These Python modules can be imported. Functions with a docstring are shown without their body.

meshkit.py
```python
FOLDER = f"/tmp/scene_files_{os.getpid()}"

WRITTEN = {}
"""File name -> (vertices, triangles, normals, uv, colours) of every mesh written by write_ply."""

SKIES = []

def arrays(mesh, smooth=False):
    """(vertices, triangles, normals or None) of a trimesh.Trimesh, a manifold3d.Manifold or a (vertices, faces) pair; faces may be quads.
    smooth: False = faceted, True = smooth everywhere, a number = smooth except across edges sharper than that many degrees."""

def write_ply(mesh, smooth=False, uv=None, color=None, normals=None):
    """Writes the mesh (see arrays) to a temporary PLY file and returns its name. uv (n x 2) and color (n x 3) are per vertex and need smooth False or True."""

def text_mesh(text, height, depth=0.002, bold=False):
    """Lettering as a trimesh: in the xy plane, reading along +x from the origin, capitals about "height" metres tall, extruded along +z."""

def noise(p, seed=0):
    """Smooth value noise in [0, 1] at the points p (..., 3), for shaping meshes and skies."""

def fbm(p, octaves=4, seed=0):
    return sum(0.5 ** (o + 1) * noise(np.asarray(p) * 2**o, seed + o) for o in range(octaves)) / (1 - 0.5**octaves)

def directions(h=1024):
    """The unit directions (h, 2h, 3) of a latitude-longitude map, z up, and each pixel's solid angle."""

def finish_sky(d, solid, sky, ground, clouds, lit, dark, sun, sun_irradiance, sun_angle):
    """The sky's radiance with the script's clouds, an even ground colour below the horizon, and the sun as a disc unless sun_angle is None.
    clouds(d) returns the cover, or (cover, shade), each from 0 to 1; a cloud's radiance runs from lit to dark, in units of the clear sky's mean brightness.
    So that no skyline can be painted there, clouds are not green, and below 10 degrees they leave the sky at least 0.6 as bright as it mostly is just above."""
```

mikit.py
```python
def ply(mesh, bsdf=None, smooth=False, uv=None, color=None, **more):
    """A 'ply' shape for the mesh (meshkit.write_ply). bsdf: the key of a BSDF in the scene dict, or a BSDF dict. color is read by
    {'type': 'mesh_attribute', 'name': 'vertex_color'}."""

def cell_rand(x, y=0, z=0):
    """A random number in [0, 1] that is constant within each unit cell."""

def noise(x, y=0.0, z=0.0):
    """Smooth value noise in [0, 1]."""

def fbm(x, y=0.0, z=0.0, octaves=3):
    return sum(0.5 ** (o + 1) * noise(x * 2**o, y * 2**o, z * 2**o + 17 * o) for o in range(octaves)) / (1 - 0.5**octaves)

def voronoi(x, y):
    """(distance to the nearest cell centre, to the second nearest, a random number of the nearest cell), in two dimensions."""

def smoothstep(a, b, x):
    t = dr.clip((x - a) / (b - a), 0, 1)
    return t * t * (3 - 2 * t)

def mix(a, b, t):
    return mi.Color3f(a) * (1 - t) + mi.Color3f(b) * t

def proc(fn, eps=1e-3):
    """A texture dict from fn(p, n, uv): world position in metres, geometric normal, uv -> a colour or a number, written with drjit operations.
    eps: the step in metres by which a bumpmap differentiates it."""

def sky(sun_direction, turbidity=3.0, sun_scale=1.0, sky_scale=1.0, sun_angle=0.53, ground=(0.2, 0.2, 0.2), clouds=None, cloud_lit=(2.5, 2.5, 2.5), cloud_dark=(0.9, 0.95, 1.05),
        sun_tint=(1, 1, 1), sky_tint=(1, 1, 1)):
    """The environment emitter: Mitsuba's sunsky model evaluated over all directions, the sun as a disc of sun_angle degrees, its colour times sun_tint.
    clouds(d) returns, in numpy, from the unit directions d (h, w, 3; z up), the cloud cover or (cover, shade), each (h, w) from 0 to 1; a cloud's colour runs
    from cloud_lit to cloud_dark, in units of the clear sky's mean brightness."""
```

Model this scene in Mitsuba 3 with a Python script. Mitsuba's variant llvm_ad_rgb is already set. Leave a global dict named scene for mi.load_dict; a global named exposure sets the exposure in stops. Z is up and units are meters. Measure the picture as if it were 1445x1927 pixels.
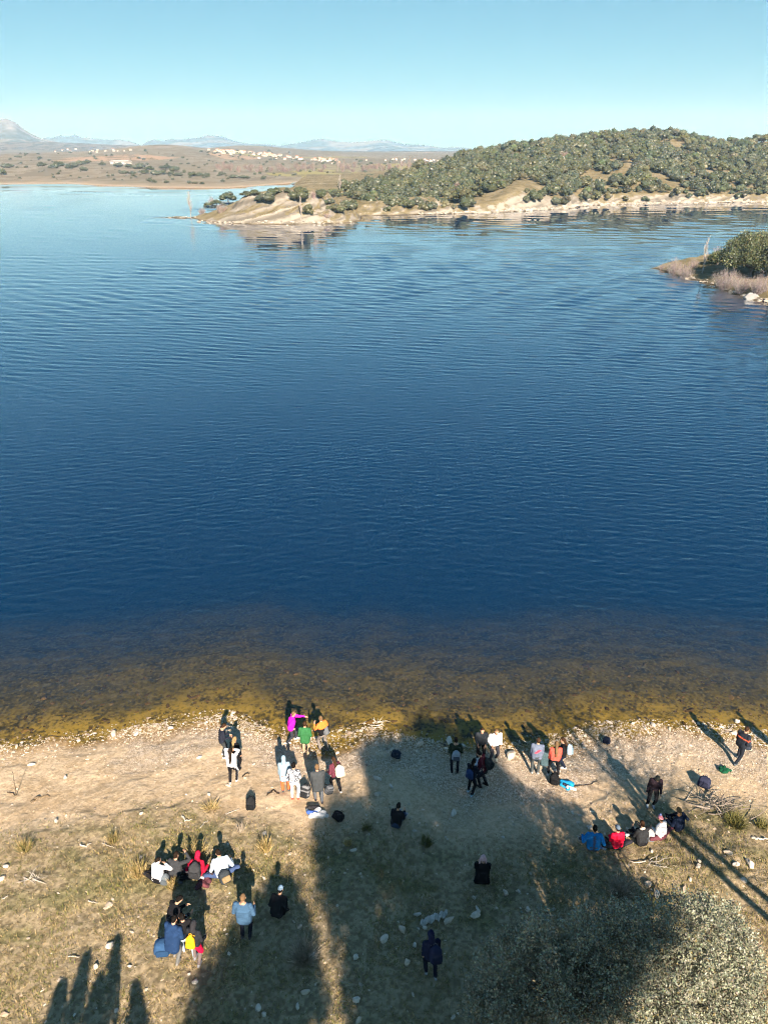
import math, random
import numpy as np, trimesh, shapely, manifold3d as m3
import drjit as dr, mitsuba as mi
import mikit, meshkit
from mikit import proc, noise, fbm, voronoi, cell_rand, smoothstep, mix
T = mi.ScalarTransform4f

# ------------------------------------------------------------------ camera, sky, exposure
CAM_H, PITCH, FOCAL = 22.0, math.radians(26.17), 1382.6
fwd = np.array([0, math.cos(PITCH), -math.sin(PITCH)])
SUN_AZ, SUN_EL = math.radians(12.5), math.radians(32.0)
SHADOW = np.array([-math.sin(SUN_AZ), math.cos(SUN_AZ)])
ACROSS = np.array([math.cos(SUN_AZ), math.sin(SUN_AZ)])
SUN = np.array([-SHADOW[0] * math.cos(SUN_EL), -SHADOW[1] * math.cos(SUN_EL), math.sin(SUN_EL)])
exposure = 1.4
scene, labels = {}, {}
scene['haze_air'] = {'type': 'homogeneous', 'albedo': {'type': 'rgb', 'value': [0.95, 0.98, 1.0]},
                     'sigma_t': {'type': 'rgb', 'value': [0.00006, 0.00010, 0.00015]}}
scene['camera'] = {'type': 'perspective', 'fov': math.degrees(2 * math.atan(722.5 / FOCAL)), 'fov_axis': 'x',
                   'near_clip': 0.5, 'far_clip': 40000.0,
                   'to_world': T().look_at(origin=[0, 0, CAM_H], target=[0, float(fwd[1]), CAM_H + float(fwd[2])], up=[0, 0, 1]),
                   'medium': {'type': 'ref', 'id': 'haze_air'}}
scene['daylight'] = mikit.sky(SUN.tolist(), turbidity=3.0, sun_scale=4.2, sky_tint=(0.56, 1.12, 1.22), sun_tint=(0.92, 1.0, 1.20))

# ------------------------------------------------------------------ helpers
def ray(px, py):
    """Direction through a point of the photograph (1445 x 1927)."""
    v = -(py - 963.5) / FOCAL
    return np.array([(px - 722.5) / FOCAL, math.cos(PITCH) + v * math.sin(PITCH), -math.sin(PITCH) + v * math.cos(PITCH)])
def flat(px, py, z=0.0):
    d = ray(px, py); t = (z - CAM_H) / d[2]
    return np.array([d[0] * t, d[1] * t])
def azel(px, py):
    d = ray(px, py)
    return math.atan2(d[0], d[1]), math.atan2(d[2], math.hypot(d[0], d[1]))
def sm(a, b, x):
    t = np.clip((np.asarray(x, float) - a) / (b - a), 0, 1)
    return t * t * (3 - 2 * t)
def nfbm(x, y, s, octaves=4, seed=0):
    return meshkit.fbm(np.stack([np.asarray(x) * s, np.asarray(y) * s, np.zeros_like(np.asarray(x, float)) + 3.3], -1), octaves, seed)
def grid_faces(h, w):
    i = np.arange(h * w).reshape(h, w)
    a, b, c, d = i[:-1, :-1].ravel(), i[:-1, 1:].ravel(), i[1:, 1:].ravel(), i[1:, :-1].ravel()
    return np.vstack([np.stack([a, b, c], 1), np.stack([a, c, d], 1)])
def drop(v, f, keep):
    f = f[keep[f].any(1)]
    used = np.unique(f); m = np.full(len(v), -1); m[used] = np.arange(len(used))
    return v[used], m[f]
used_names = {}
def numbered(name):
    n = used_names.get(name, 0); used_names[name] = n + 1
    return name if n == 0 else f'{name}_{n:03d}'
def thing(name, label, category, group=None):
    k = numbered(name); labels[k] = {'label': label, 'category': category}
    if group: labels[k]['group'] = group
    return k
def stuff(name, label, category, shape):
    k = numbered(name); scene[k] = shape; labels[k] = {'label': label, 'category': category, 'kind': 'stuff'}; return k
def structure(name, shape, label=None):
    scene[name] = shape; labels[name] = {'kind': 'structure'}
    if label: labels[name]['label'] = label
def part(parent, name, shape, label=None):
    k = numbered(parent + '__' + name); scene[k] = shape
    if label: labels[k] = {'label': label}
    return k
def rgb(c): return {'type': 'rgb', 'value': [float(x) for x in c]}

# ------------------------------------------------------------------ materials
scene['paint_by_vertex'] = {'type': 'twosided', 'bsdf': {'type': 'diffuse', 'reflectance': {'type': 'mesh_attribute', 'name': 'vertex_color'}}}
scene['leaf_by_vertex'] = {'type': 'twosided', 'bsdf': {'type': 'principled', 'base_color': {'type': 'mesh_attribute', 'name': 'vertex_color'}, 'roughness': 0.45, 'specular': 0.5}}

def ground_color(p, n, uv):
    big = fbm(p.x * 0.23, p.y * 0.31, 1.7, octaves=3)
    mid = fbm(p.x * 1.3, p.y * 1.7, 5.2, octaves=4)
    fine = fbm(p.x * 9.0, p.y * 9.0, 9.1, octaves=3)
    h = p.z + (big - 0.5) * 0.40 + (mid - 0.5) * 0.22
    # lake bed: ochre algae over dark silt
    bed = mix(mi.Color3f(0.034, 0.028, 0.011), mix(mi.Color3f(0.098, 0.074, 0.020), mi.Color3f(0.27, 0.18, 0.030), smoothstep(-0.26, -0.05, p.z)), smoothstep(0.26, 0.66, 0.45 * mid + 0.55 * fine))
    bed = mix(bed, mi.Color3f(0.17, 0.125, 0.05), smoothstep(0.62, 0.74, fine) * 0.35)
    # shingle and sand
    d1, d2, r = voronoi(p.x * 14 + 0.6 * mid, p.y * 14)
    pebble = mix(mi.Color3f(0.34, 0.26, 0.18), mi.Color3f(0.58, 0.49, 0.40), r)
    pebble = pebble * (0.45 + 0.55 * smoothstep(0.02, 0.22, d2 - d1))
    sand = mix(mi.Color3f(0.36, 0.27, 0.175), mi.Color3f(0.50, 0.395, 0.28), smoothstep(0.3, 0.7, 0.5 * mid + 0.5 * fine))
    shore = mix(pebble, sand, smoothstep(0.10, 0.34, p.z + (mid - 0.5) * 0.5 + (big - 0.5) * 0.5 - 0.010 * dr.clip(p.x, -14, 14)))
    # thin winter turf
    straw = mix(mi.Color3f(0.185, 0.148, 0.092), mi.Color3f(0.335, 0.27, 0.18), smoothstep(0.28, 0.72, fine))
    green = mix(mi.Color3f(0.09, 0.09, 0.042), mi.Color3f(0.19, 0.175, 0.085), smoothstep(0.3, 0.7, fine))
    turf = mix(straw, green, smoothstep(0.50, 0.66, 0.5 * mid + 0.5 * big) * 0.75)
    land = mix(shore, turf, smoothstep(0.42, 0.70, h))
    land = land * (0.86 + 0.28 * noise(p.x * 23, p.y * 23, 2.0))
    wet = smoothstep(-0.02, 0.05, p.z + (mid - 0.5) * 0.06)
    return mix(bed, land * mix(mi.Color3f(0.55, 0.45, 0.3), mi.Color3f(1), smoothstep(0.0, 0.12, p.z)), wet)
def ground_bump(p, n, uv):
    return 0.030 * fbm(p.x * 9, p.y * 9, 0.3, octaves=3) + 0.010 * noise(p.x * 40, p.y * 40, 1.0)
scene['ground_material'] = {'type': 'twosided', 'bsdf': {'type': 'bumpmap', 'arbitrary': proc(ground_bump, 0.01), 'bsdf': {'type': 'diffuse', 'reflectance': proc(ground_color)}}}

def rock_land(p, n, uv):
    """Far banks: pale rock where it is steep or just above the water, straw and earth elsewhere."""
    a = fbm(p.x * 0.05, p.y * 0.05, 0.4, octaves=4)
    b = fbm(p.x * 0.4, p.y * 0.4, p.z * 0.5, octaves=3)
    strata = noise((p.x * 0.35 - p.z * 1.5) + 2.0 * b, p.y * 0.1, 0.0)
    grassy = mix(mi.Color3f(0.13, 0.11, 0.062), mi.Color3f(0.25, 0.21, 0.135), smoothstep(0.3, 0.7, 0.5 * a + 0.5 * b))
    rock = mix(mi.Color3f(0.12, 0.108, 0.09), mi.Color3f(0.29, 0.262, 0.225), smoothstep(0.3, 0.72, 0.55 * strata + 0.45 * b))
    k = smoothstep(0.48, 0.58, a * 0.6 + b * 0.4 + 0.75 * (0.84 - n.z))
    k = dr.maximum(k, 1 - smoothstep(0.35, 0.8, p.z + b * 0.7))
    c = mix(grassy, rock, k)
    return c * mix(mi.Color3f(0.42, 0.36, 0.28), mi.Color3f(1), smoothstep(0.02, 0.25, p.z))
scene['bank_material'] = {'type': 'twosided', 'bsdf': {'type': 'diffuse', 'reflectance': proc(rock_land)}}

def plain_color(p, n, uv):
    a = fbm(p.x * 0.004, p.y * 0.0025, 0.4, octaves=4)
    d1, d2, r = voronoi(p.x * 0.009, p.y * 0.0045 + 3.0)
    b = fbm(p.x * 0.05, p.y * 0.03, 0.0, octaves=3)
    c = mix(mi.Color3f(0.155, 0.142, 0.11), mi.Color3f(0.265, 0.235, 0.19), smoothstep(0.35, 0.65, 0.5 * a + 0.5 * b))
    c = mix(c, mi.Color3f(0.24, 0.22, 0.11), smoothstep(0.90, 0.92, r))
    c = mix(c, mi.Color3f(0.31, 0.225, 0.16), smoothstep(0.72, 0.73, r) * (1 - smoothstep(0.78, 0.79, r)))
    c = mix(c, mi.Color3f(0.14, 0.125, 0.095), smoothstep(0.50, 0.60, b) * 0.8)
    # scrub-covered ridge far away
    far = smoothstep(2900, 3300, p.y)
    c = mix(c, mix(mi.Color3f(0.07, 0.075, 0.06), mi.Color3f(0.17, 0.14, 0.11), smoothstep(0.35, 0.7, b)), far)
    shore = 1 - smoothstep(0.2, 1.4, p.z)
    return mix(c, mi.Color3f(0.36, 0.295, 0.225), shore) * mix(mi.Color3f(0.6, 0.5, 0.42), mi.Color3f(1), smoothstep(0.05, 0.35, p.z))
scene['plain_material'] = {'type': 'twosided', 'bsdf': {'type': 'diffuse', 'reflectance': proc(plain_color)}}

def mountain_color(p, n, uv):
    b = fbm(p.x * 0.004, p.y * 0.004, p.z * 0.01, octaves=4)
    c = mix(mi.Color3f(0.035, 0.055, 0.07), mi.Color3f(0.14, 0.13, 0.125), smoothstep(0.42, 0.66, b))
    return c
scene['mountain_material'] = {'type': 'twosided', 'bsdf': {'type': 'diffuse', 'reflectance': proc(mountain_color)}}
def granite_color(p, n, uv):
    b = fbm(p.x * 0.012, p.y * 0.012, p.z * 0.02, octaves=4)
    bare = smoothstep(60, 230, p.z + 160 * (b - 0.5))
    return mix(mix(mi.Color3f(0.07, 0.075, 0.055), mi.Color3f(0.24, 0.20, 0.16), smoothstep(0.45, 0.65, b)), mix(mi.Color3f(0.15, 0.15, 0.155), mi.Color3f(0.31, 0.30, 0.30), b), bare)
scene['granite_material'] = {'type': 'twosided', 'bsdf': {'type': 'diffuse', 'reflectance': proc(granite_color)}}
scene['snow_material'] = {'type': 'twosided', 'bsdf': {'type': 'diffuse', 'reflectance': rgb((0.85, 0.85, 0.87))}}

# ------------------------------------------------------------------ near shore: one sheet from the meadow into the lake bed
SHORE = np.array([(-60, 20), (-40, 21.5), (-24, 22.3), (-15.8, 22.9), (-13.2, 23.5), (-10.7, 24.1), (-8.5, 24.5), (-6.8, 24.75), (-5.3, 24.1), (-3.6, 23.5), (-2.2, 23.5), (-0.7, 24.05), (0.8, 23.5),
                  (2.8, 23.1), (5.2, 23.15), (7.3, 23.4), (9.2, 24.0), (12.9, 24.15), (16.1, 23.5), (24, 23.0), (40, 22), (60, 21)])
def shore_y(x):
    return np.interp(x, SHORE[:, 0], SHORE[:, 1]) + 0.5 * (nfbm(x, 0 * np.asarray(x, float), 0.9, 5, 5) - 0.5)
def near_z(x, y):
    x, y = np.asarray(x, float), np.asarray(y, float)
    t = shore_y(x) - y
    land = 0.105 * np.clip(t, 0, 6) + 0.06 * np.clip(t - 6, 0, 8) + 0.035 * np.clip(t - 14, 0, 80)
    bed = -0.085 * np.clip(-t, 0, 5) - 0.16 * np.clip(-t - 5, 0, 6) - 0.35 * np.clip(-t - 11, 0, 14)
    lumps = 0.30 * (nfbm(x, y, 0.35, 4, 1) - 0.5) + 0.10 * (nfbm(x, y, 1.6, 4, 2) - 0.5) + 0.05 * (nfbm(x, y, 6.0, 2, 3) - 0.5)
    wob = 1.5 * (nfbm(x, y, 0.22, 4, 6) - 0.5)
    for t0, hh in ((1.5, 0.03), (3.6, 0.045), (5.6, 0.05), (7.4, 0.04)):
        land = land + hh * (sm(0, 0.13, t - t0 + wob) - 0.5) * sm(0.48, 0.60, nfbm(x + 9 * t0, y, 0.7, 4, 7))
    return land + bed + lumps * (0.25 + 0.75 * sm(0.5, 6, np.abs(t))) * np.where(t > 0, 1.0, 0.7)
def at(px, py):
    """The point of the near shore seen at a point of the photograph."""
    z = 0.4
    for _ in range(12):
        x, y = flat(px, py, z); z = float(near_z(x, y))
    return np.array([x, y, z])
gx = np.concatenate([np.linspace(-60, -19, 40), np.arange(-18, 18.01, 0.09), np.linspace(19, 60, 40)])
gy = np.concatenate([np.linspace(-70, 9, 70), np.arange(9.3, 33, 0.09), np.linspace(33.3, 75, 60)])
X, Y = np.meshgrid(gx, gy)
gv = np.stack([X, Y, near_z(X, Y)], -1).reshape(-1, 3)
structure('ground', mikit.ply((gv, grid_faces(len(gy), len(gx))), 'ground_material', smooth=True), 'dry stony lake shore with sand, shingle and thin winter turf')

# ------------------------------------------------------------------ water: a clear surface over a dark absorbing volume
rng = np.random.default_rng(7)
rr = [19.0]
while rr[-1] < 760:
    r = rr[-1]; rr.append(r + max(0.045, 0.46 * (CAM_H ** 2 + r * r) / (CAM_H * 734.7)))
rr = np.array(rr)
aa = np.linspace(-0.78, 0.78, 470)
R, A = np.meshgrid(rr, aa, indexing='ij')
WX, WY = R * np.sin(A), R * np.cos(A)
step = 0.46 * (CAM_H ** 2 + R ** 2) / (CAM_H * 734.7)
WZ = np.zeros_like(R)
wind = np.clip(0.82 + 2.4 * (meshkit.fbm(np.stack([WX * 0.012, WY * 0.016, 0 * WX], -1), 4, 9) - 0.38), 0.5, 1.6)
wind *= 0.45 + 0.55 * sm(0, 9, WY - np.interp(WX, SHORE[:, 0], SHORE[:, 1]))
warp = 1.6 * (meshkit.fbm(np.stack([WX * 0.06, WY * 0.06, 0 * WX], -1), 2, 4) - 0.5)
far = sm(90, 260, R)
for octave in range(9):
    for k in range(7):
        lam = 0.42 * 2 ** (octave + rng.uniform(0, 1)); th = rng.normal(0.10, 0.36)
        ratio = lam / step
        amp = 0.027 * lam / 6.28 * sm(2.4, 3.6, ratio) * (1 - sm(6.5 - 2.2 * far, 11.0 - 4.0 * far, ratio) * sm(0.8, 1.5, lam)) * wind * (1 - 0.62 * sm(90, 300, R))
        ph = 6.2832 / lam * (WX * math.sin(th) + (WY + 0.5 * warp) * math.cos(th)) + rng.uniform(0, 6.28)
        WZ += amp * (np.sin(ph) + 0.25 * np.cos(2 * ph))
wv = np.stack([WX, WY, WZ], -1).reshape(-1, 3)
scene['lake_water'] = {'type': 'homogeneous', 'sigma_t': 0.38, 'albedo': rgb((0.003, 0.078, 0.225))}
wf = grid_faces(len(rr), len(aa))
wf = wf[:, ::-1] if np.cross(wv[wf[0, 1]] - wv[wf[0, 0]], wv[wf[0, 2]] - wv[wf[0, 0]])[2] < 0 else wf
structure('water', {**mikit.ply((wv, wf), {'type': 'thindielectric', 'int_ior': 1.22, 'ext_ior': 1.0}, smooth=True),
                    'interior': {'type': 'ref', 'id': 'lake_water'}, 'exterior': {'type': 'ref', 'id': 'haze_air'}}, 'rippled blue lake water')
lb = np.array([[-900, 60, -8.2], [900, 60, -8.2], [900, 1100, -8.2], [-900, 1100, -8.2]], float)
structure('lake_bed', mikit.ply((lb, np.array([[0, 1, 2, 3]])), 'ground_material'))

# ------------------------------------------------------------------ far land
def poly_land(name, corners, height, x0, x1, y0, y1, step_, label):
    gx, gy = np.arange(x0, x1, step_), np.arange(y0, y1, step_)
    X, Y = np.meshgrid(gx, gy)
    z = height(X, Y)
    v, f = drop(np.stack([X, Y, z], -1).reshape(-1, 3), grid_faces(len(gy), len(gx)), z.ravel() > -1.5)
    structure(name, mikit.ply((v, f), 'bank_material', smooth=True), label)
def inside(corners, X, Y):
    """Distance to the outline, positive inside."""
    P = shapely.Polygon(corners); pts = shapely.points(X.ravel(), Y.ravel())
    d = shapely.distance(P.exterior, pts) * np.where(shapely.contains(P, pts), 1, -1)
    return d.reshape(X.shape)
PEN = [(-86, 293), (-78, 290), (-71, 288), (-66, 281), (-58, 271), (-51, 266.5), (-40, 264), (-29, 265), (-18, 266), (-11, 271), (-8, 280), (-8, 299), (8, 304), (30, 312), (30, 345), (0, 338), (-30, 326), (-52, 309), (-68, 294), (-78, 294)]
def pen_z(X, Y):
    d = inside(PEN, X, Y) + 2.2 * (nfbm(X, Y, 0.12, 3, 11) - 0.5)
    top = np.interp(X, [-86, -76, -70, -64, -56, -49, -41, -33, -26, -19, -11, -4, 8, 30], [0.5, 0.5, 0.9, 2.6, 4.8, 7.4, 9.2, 9.8, 8.6, 5.6, 4.0, 3.8, 4.5, 6.5])
    rise = np.clip(d, 0, None)
    up = 0.35 * sm(0, 3, rise) + 0.65 * sm(1.5, 15, rise)
    z = top * up + (1.1 * (nfbm(X, Y, 0.22, 4, 12) - 0.5) + 0.9 * (nfbm(X, Y, 0.7, 3, 13) - 0.5)) * sm(0, 3, rise)
    ledges = (np.sin((X * 0.9 - z * 2.6 + 0.5 * Y) * 0.9 + 3 * nfbm(X, Y, 0.08, 2, 3))) * 0.50 * sm(0.5, 4, rise) * (1 - sm(16, 24, rise))
    return np.where(d > 0, z + ledges, d * 0.35)
poly_land('peninsula', PEN, pen_z, -92, 32, 258, 348, 0.55, 'rocky peninsula with slanting pale ledges')
PROM = [(56, 161), (57.5, 154), (58.5, 149), (59.5, 143), (60, 136), (60, 128), (61, 122), (63, 119), (75, 112), (100, 104), (120, 104), (120, 196), (95, 190), (76, 180), (64, 170)]
def prom_z(X, Y):
    d = inside(PROM, X, Y) + 1.6 * (nfbm(X, Y, 0.22, 3, 21) - 0.5)
    rise = np.clip(d, 0, None)
    z = 1.1 * sm(0, 3, rise) + 2.6 * sm(3, 26, rise) + 0.8 * (nfbm(X, Y, 0.3, 4, 22) - 0.5) * sm(0, 3, rise)
    return np.where(d > 0, z, d * 0.4)
poly_land('promontory', PROM, prom_z, 50, 122, 100, 198, 0.4, 'low promontory of shrubs and pale rock')

HS = np.array([(-0.16, 345), (-0.11, 340), (-0.06, 332), (-0.0265, 302), (0.0, 304)] + [(math.atan2(x, y), math.hypot(x, y)) for x, y in [(16, 307), (37, 312), (49, 318), (76, 336), (93, 360), (117, 367), (145, 375), (185, 383), (260, 392)]])
HC = np.array([(azel(px, py)[0], rc, CAM_H + rc * math.tan(azel(px, py)[1]) - 3.6) for px, py, rc in
               [(560, 352, 352), (620, 350, 372), (660, 342, 395), (710, 328, 425), (760, 319, 450), (810, 308, 480), (850, 296, 510), (900, 280, 545), (960, 268, 570), (1060, 259, 590), (1120, 251, 600), (1190, 243, 610), (1260, 244, 615), (1330, 256, 625), (1380, 262, 630), (1445, 254, 640), (1560, 248, 640)]])
def hill_z(X, Y):
    az, r = np.arctan2(X, Y), np.hypot(X, Y)
    rs = np.interp(az, HS[:, 0], HS[:, 1]) + 5 * (nfbm(X, Y, 0.06, 3, 31) - 0.5)
    rc, zc = np.interp(az, HC[:, 0], HC[:, 1]), np.interp(az, HC[:, 0], HC[:, 2])
    t = (r - rs) / np.maximum(rc - rs, 1)
    g = np.where(t < 1, 0.10 * sm(0, 0.03, t) + 0.90 * np.clip(t, 0, 1) ** 0.92, 1 - 0.55 * sm(1.0, 3.2, t))
    gul = 1 + 0.16 * (nfbm(X, Y, 0.018, 3, 32) - 0.5) * sm(0.05, 0.4, t) * (1 - sm(0.75, 1.0, t))
    z = zc * g * gul + 1.6 * (nfbm(X, Y, 0.09, 4, 33) - 0.5) * sm(0, 0.04, t) * (1 - 0.7 * sm(0.8, 1, t))
    bluff = 3.2 * np.exp(-((az - 0.165) / 0.028) ** 2) * sm(0.0, 0.05, t) * (1 - sm(0.1, 0.4, t))
    z = (z + bluff) * sm(-0.135, -0.09, az) - 2.0 * (1 - sm(-0.135, -0.09, az))
    return np.where(t > 0, z, np.maximum((r - rs) * 0.3, -3))
ha = np.linspace(-0.14, 0.66, 420); hr = np.concatenate([np.arange(292, 420, 1.1), np.arange(420, 690, 2.2), np.arange(690, 1200, 25)])
R, A = np.meshgrid(hr, ha, indexing='ij')
X, Y = R * np.sin(A), R * np.cos(A); Z = hill_z(X, Y)
v, f = drop(np.stack([X, Y, Z], -1).reshape(-1, 3), grid_faces(len(hr), len(ha)), Z.ravel() > -2.2)
structure('hill', mikit.ply((v, f), 'bank_material', smooth=True), 'wooded hillside rising from the lake')

PS = np.array([(math.atan2(x, y), math.hypot(x, y)) for x, y in [(-420, 600), (-281, 592), (-238, 600), (-194, 566), (-148, 532), (-105, 525), (-92, 550), (-75, 590), (-60, 640), (-42, 690), (-20, 740), (60, 700), (400, 700)]])
def plain_top(az, r):
    """Ground height of the far plain by bearing and distance."""
    base = np.interp(r, [500, 640, 900, 1500, 2600, 4000, 8000], [0, 1.2, 5, 9, 16, 22, 22])
    lobe = lambda a0, wa, r0, wr, h: h * np.exp(-((az - a0) / wa) ** 2 - ((r - r0) / wr) ** 2)
    z = base + lobe(-0.262, 0.075, 1750, 420, 22) + lobe(-0.40, 0.10, 1500, 350, 9) + lobe(-0.175, 0.060, 2500, 450, 19) + lobe(-0.10, 0.06, 2450, 400, 8)
    z = z + lobe(-0.37, 0.11, 4300, 500, 27) + lobe(-0.48, 0.12, 4300, 600, 24) + lobe(-0.25, 0.07, 4200, 400, 10)
    return z
def plain_z(X, Y):
    az, r = np.arctan2(X, Y), np.hypot(X, Y)
    rs = np.interp(az, PS[:, 0], PS[:, 1]) + 14 * (nfbm(X, Y, 0.02, 3, 41) - 0.5)
    d = r - rs
    z = plain_top(az, r) * sm(0, 260, d) + 0.9 * sm(0, 20, d) + 3.0 * (nfbm(X, Y, 0.008, 4, 42) - 0.5) * sm(10, 300, d)
    return np.where(d > 0, z, np.maximum(d * 0.05, -3))
pa = np.linspace(-0.66, 0.62, 420); pr = 500 * 1.0125 ** np.arange(0, 232)
R, A = np.meshgrid(pr, pa, indexing='ij')
X, Y = R * np.sin(A), R * np.cos(A); Z = plain_z(X, Y)
v, f = drop(np.stack([X, Y, Z], -1).reshape(-1, 3), grid_faces(len(pr), len(pa)), Z.ravel() > -2.2)
structure('plain', mikit.ply((v, f), 'plain_material', smooth=True), 'dry plain of fields beyond the lake')
# earth beyond and round the plain, out to the foot of the mountains
fa = np.linspace(-math.pi, math.pi, 121); fr = np.array([1150, 3000, 6000, 9600, 9900.0])
R, A = np.meshgrid(fr, fa, indexing='ij')
ring = np.stack([R * np.sin(A), R * np.cos(A), np.where(np.abs(A) < 0.68, -9.0, 4.0) + 0 * R], -1)
ring[..., 2] = np.where((np.abs(A) < 0.68) & (R > 6000), 18, ring[..., 2])
structure('terrain', mikit.ply((ring.reshape(-1, 3), grid_faces(len(fr), len(fa))), 'plain_material', smooth=True), 'flat land out to the mountains')

def range_(name, pts, r0, depth, mat, seed, rough, label, front=1.0):
    """A mountain range as a ridge with slopes: skyline given as points of the photograph, at distance r0."""
    ae = np.array([azel(*p) for p in pts])
    az = np.linspace(ae[0, 0], ae[-1, 0], 260)
    crest = CAM_H + r0 * np.tan(np.interp(az, ae[:, 0], ae[:, 1]))
    u = np.linspace(-1, 0.5, 60)
    U, A = np.meshgrid(u, az, indexing='ij')
    R = r0 + U * depth
    X, Y = R * np.sin(A), R * np.cos(A)
    prof = np.where(U < 0, (1 + U) ** 1.25, 1 - 1.6 * U)
    k = (meshkit.fbm(np.stack([X, Y, 0 * X], -1) / (depth * 0.45), 5, seed) - 0.5)
    Z = 16 + (crest[None] - 16) * prof * (1 + rough * k * np.sin(np.clip(1 + U, 0, 1) * math.pi) ** 0.7) + 0.06 * depth * k * np.clip(-U * (1 + U) * 4, 0, 1)
    Z += (crest[None] - 16) * 0.05 * (meshkit.fbm(np.stack([X, Y, 0 * X], -1) / (depth * 0.06), 3, seed + 5) - 0.5)
    structure(name, mikit.ply((np.stack([X, Y, Z], -1).reshape(-1, 3), grid_faces(len(u), len(az))), mat, smooth=True), label)
range_('mountain_range', [(200, 300), (262, 276), (275, 266), (288, 261), (300, 264), (320, 261), (345, 261), (372, 258), (390, 253), (402, 254), (420, 256), (440, 264), (470, 270), (500, 270), (525, 273), (560, 268), (590, 262), (605, 260), (630, 265), (660, 267), (690, 265), (715, 262), (730, 263), (760, 270), (800, 272), (830, 277), (860, 276), (890, 279), (920, 284), (990, 290), (1100, 300)], 8600, 1500, 'mountain_material', 51, 0.5, 'hazy blue mountains on the horizon')
range_('mountain_range_front', [(640, 302), (680, 286), (700, 280), (715, 277), (735, 280), (770, 288), (820, 290), (860, 292), (930, 299)], 7000, 700, 'mountain_material', 57, 0.4, 'lower dark blue hill before the mountains')
range_('granite_mountain', [(-160, 262), (-100, 246), (-60, 240), (-20, 228), (0, 223), (12, 222), (28, 228), (40, 238), (60, 252), (85, 263), (120, 272), (160, 280), (200, 292)], 5600, 900, 'granite_material', 53, 0.5, 'bare granite mountain')
range_('snow_range', [(20, 290), (60, 268), (85, 258), (100, 257), (115, 254), (128, 256), (140, 252), (155, 258), (175, 259), (200, 262), (225, 261), (245, 265), (270, 274), (300, 290)], 9400, 1000, 'mountain_material', 55, 0.4, 'distant blue range with snow on its tops')

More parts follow.
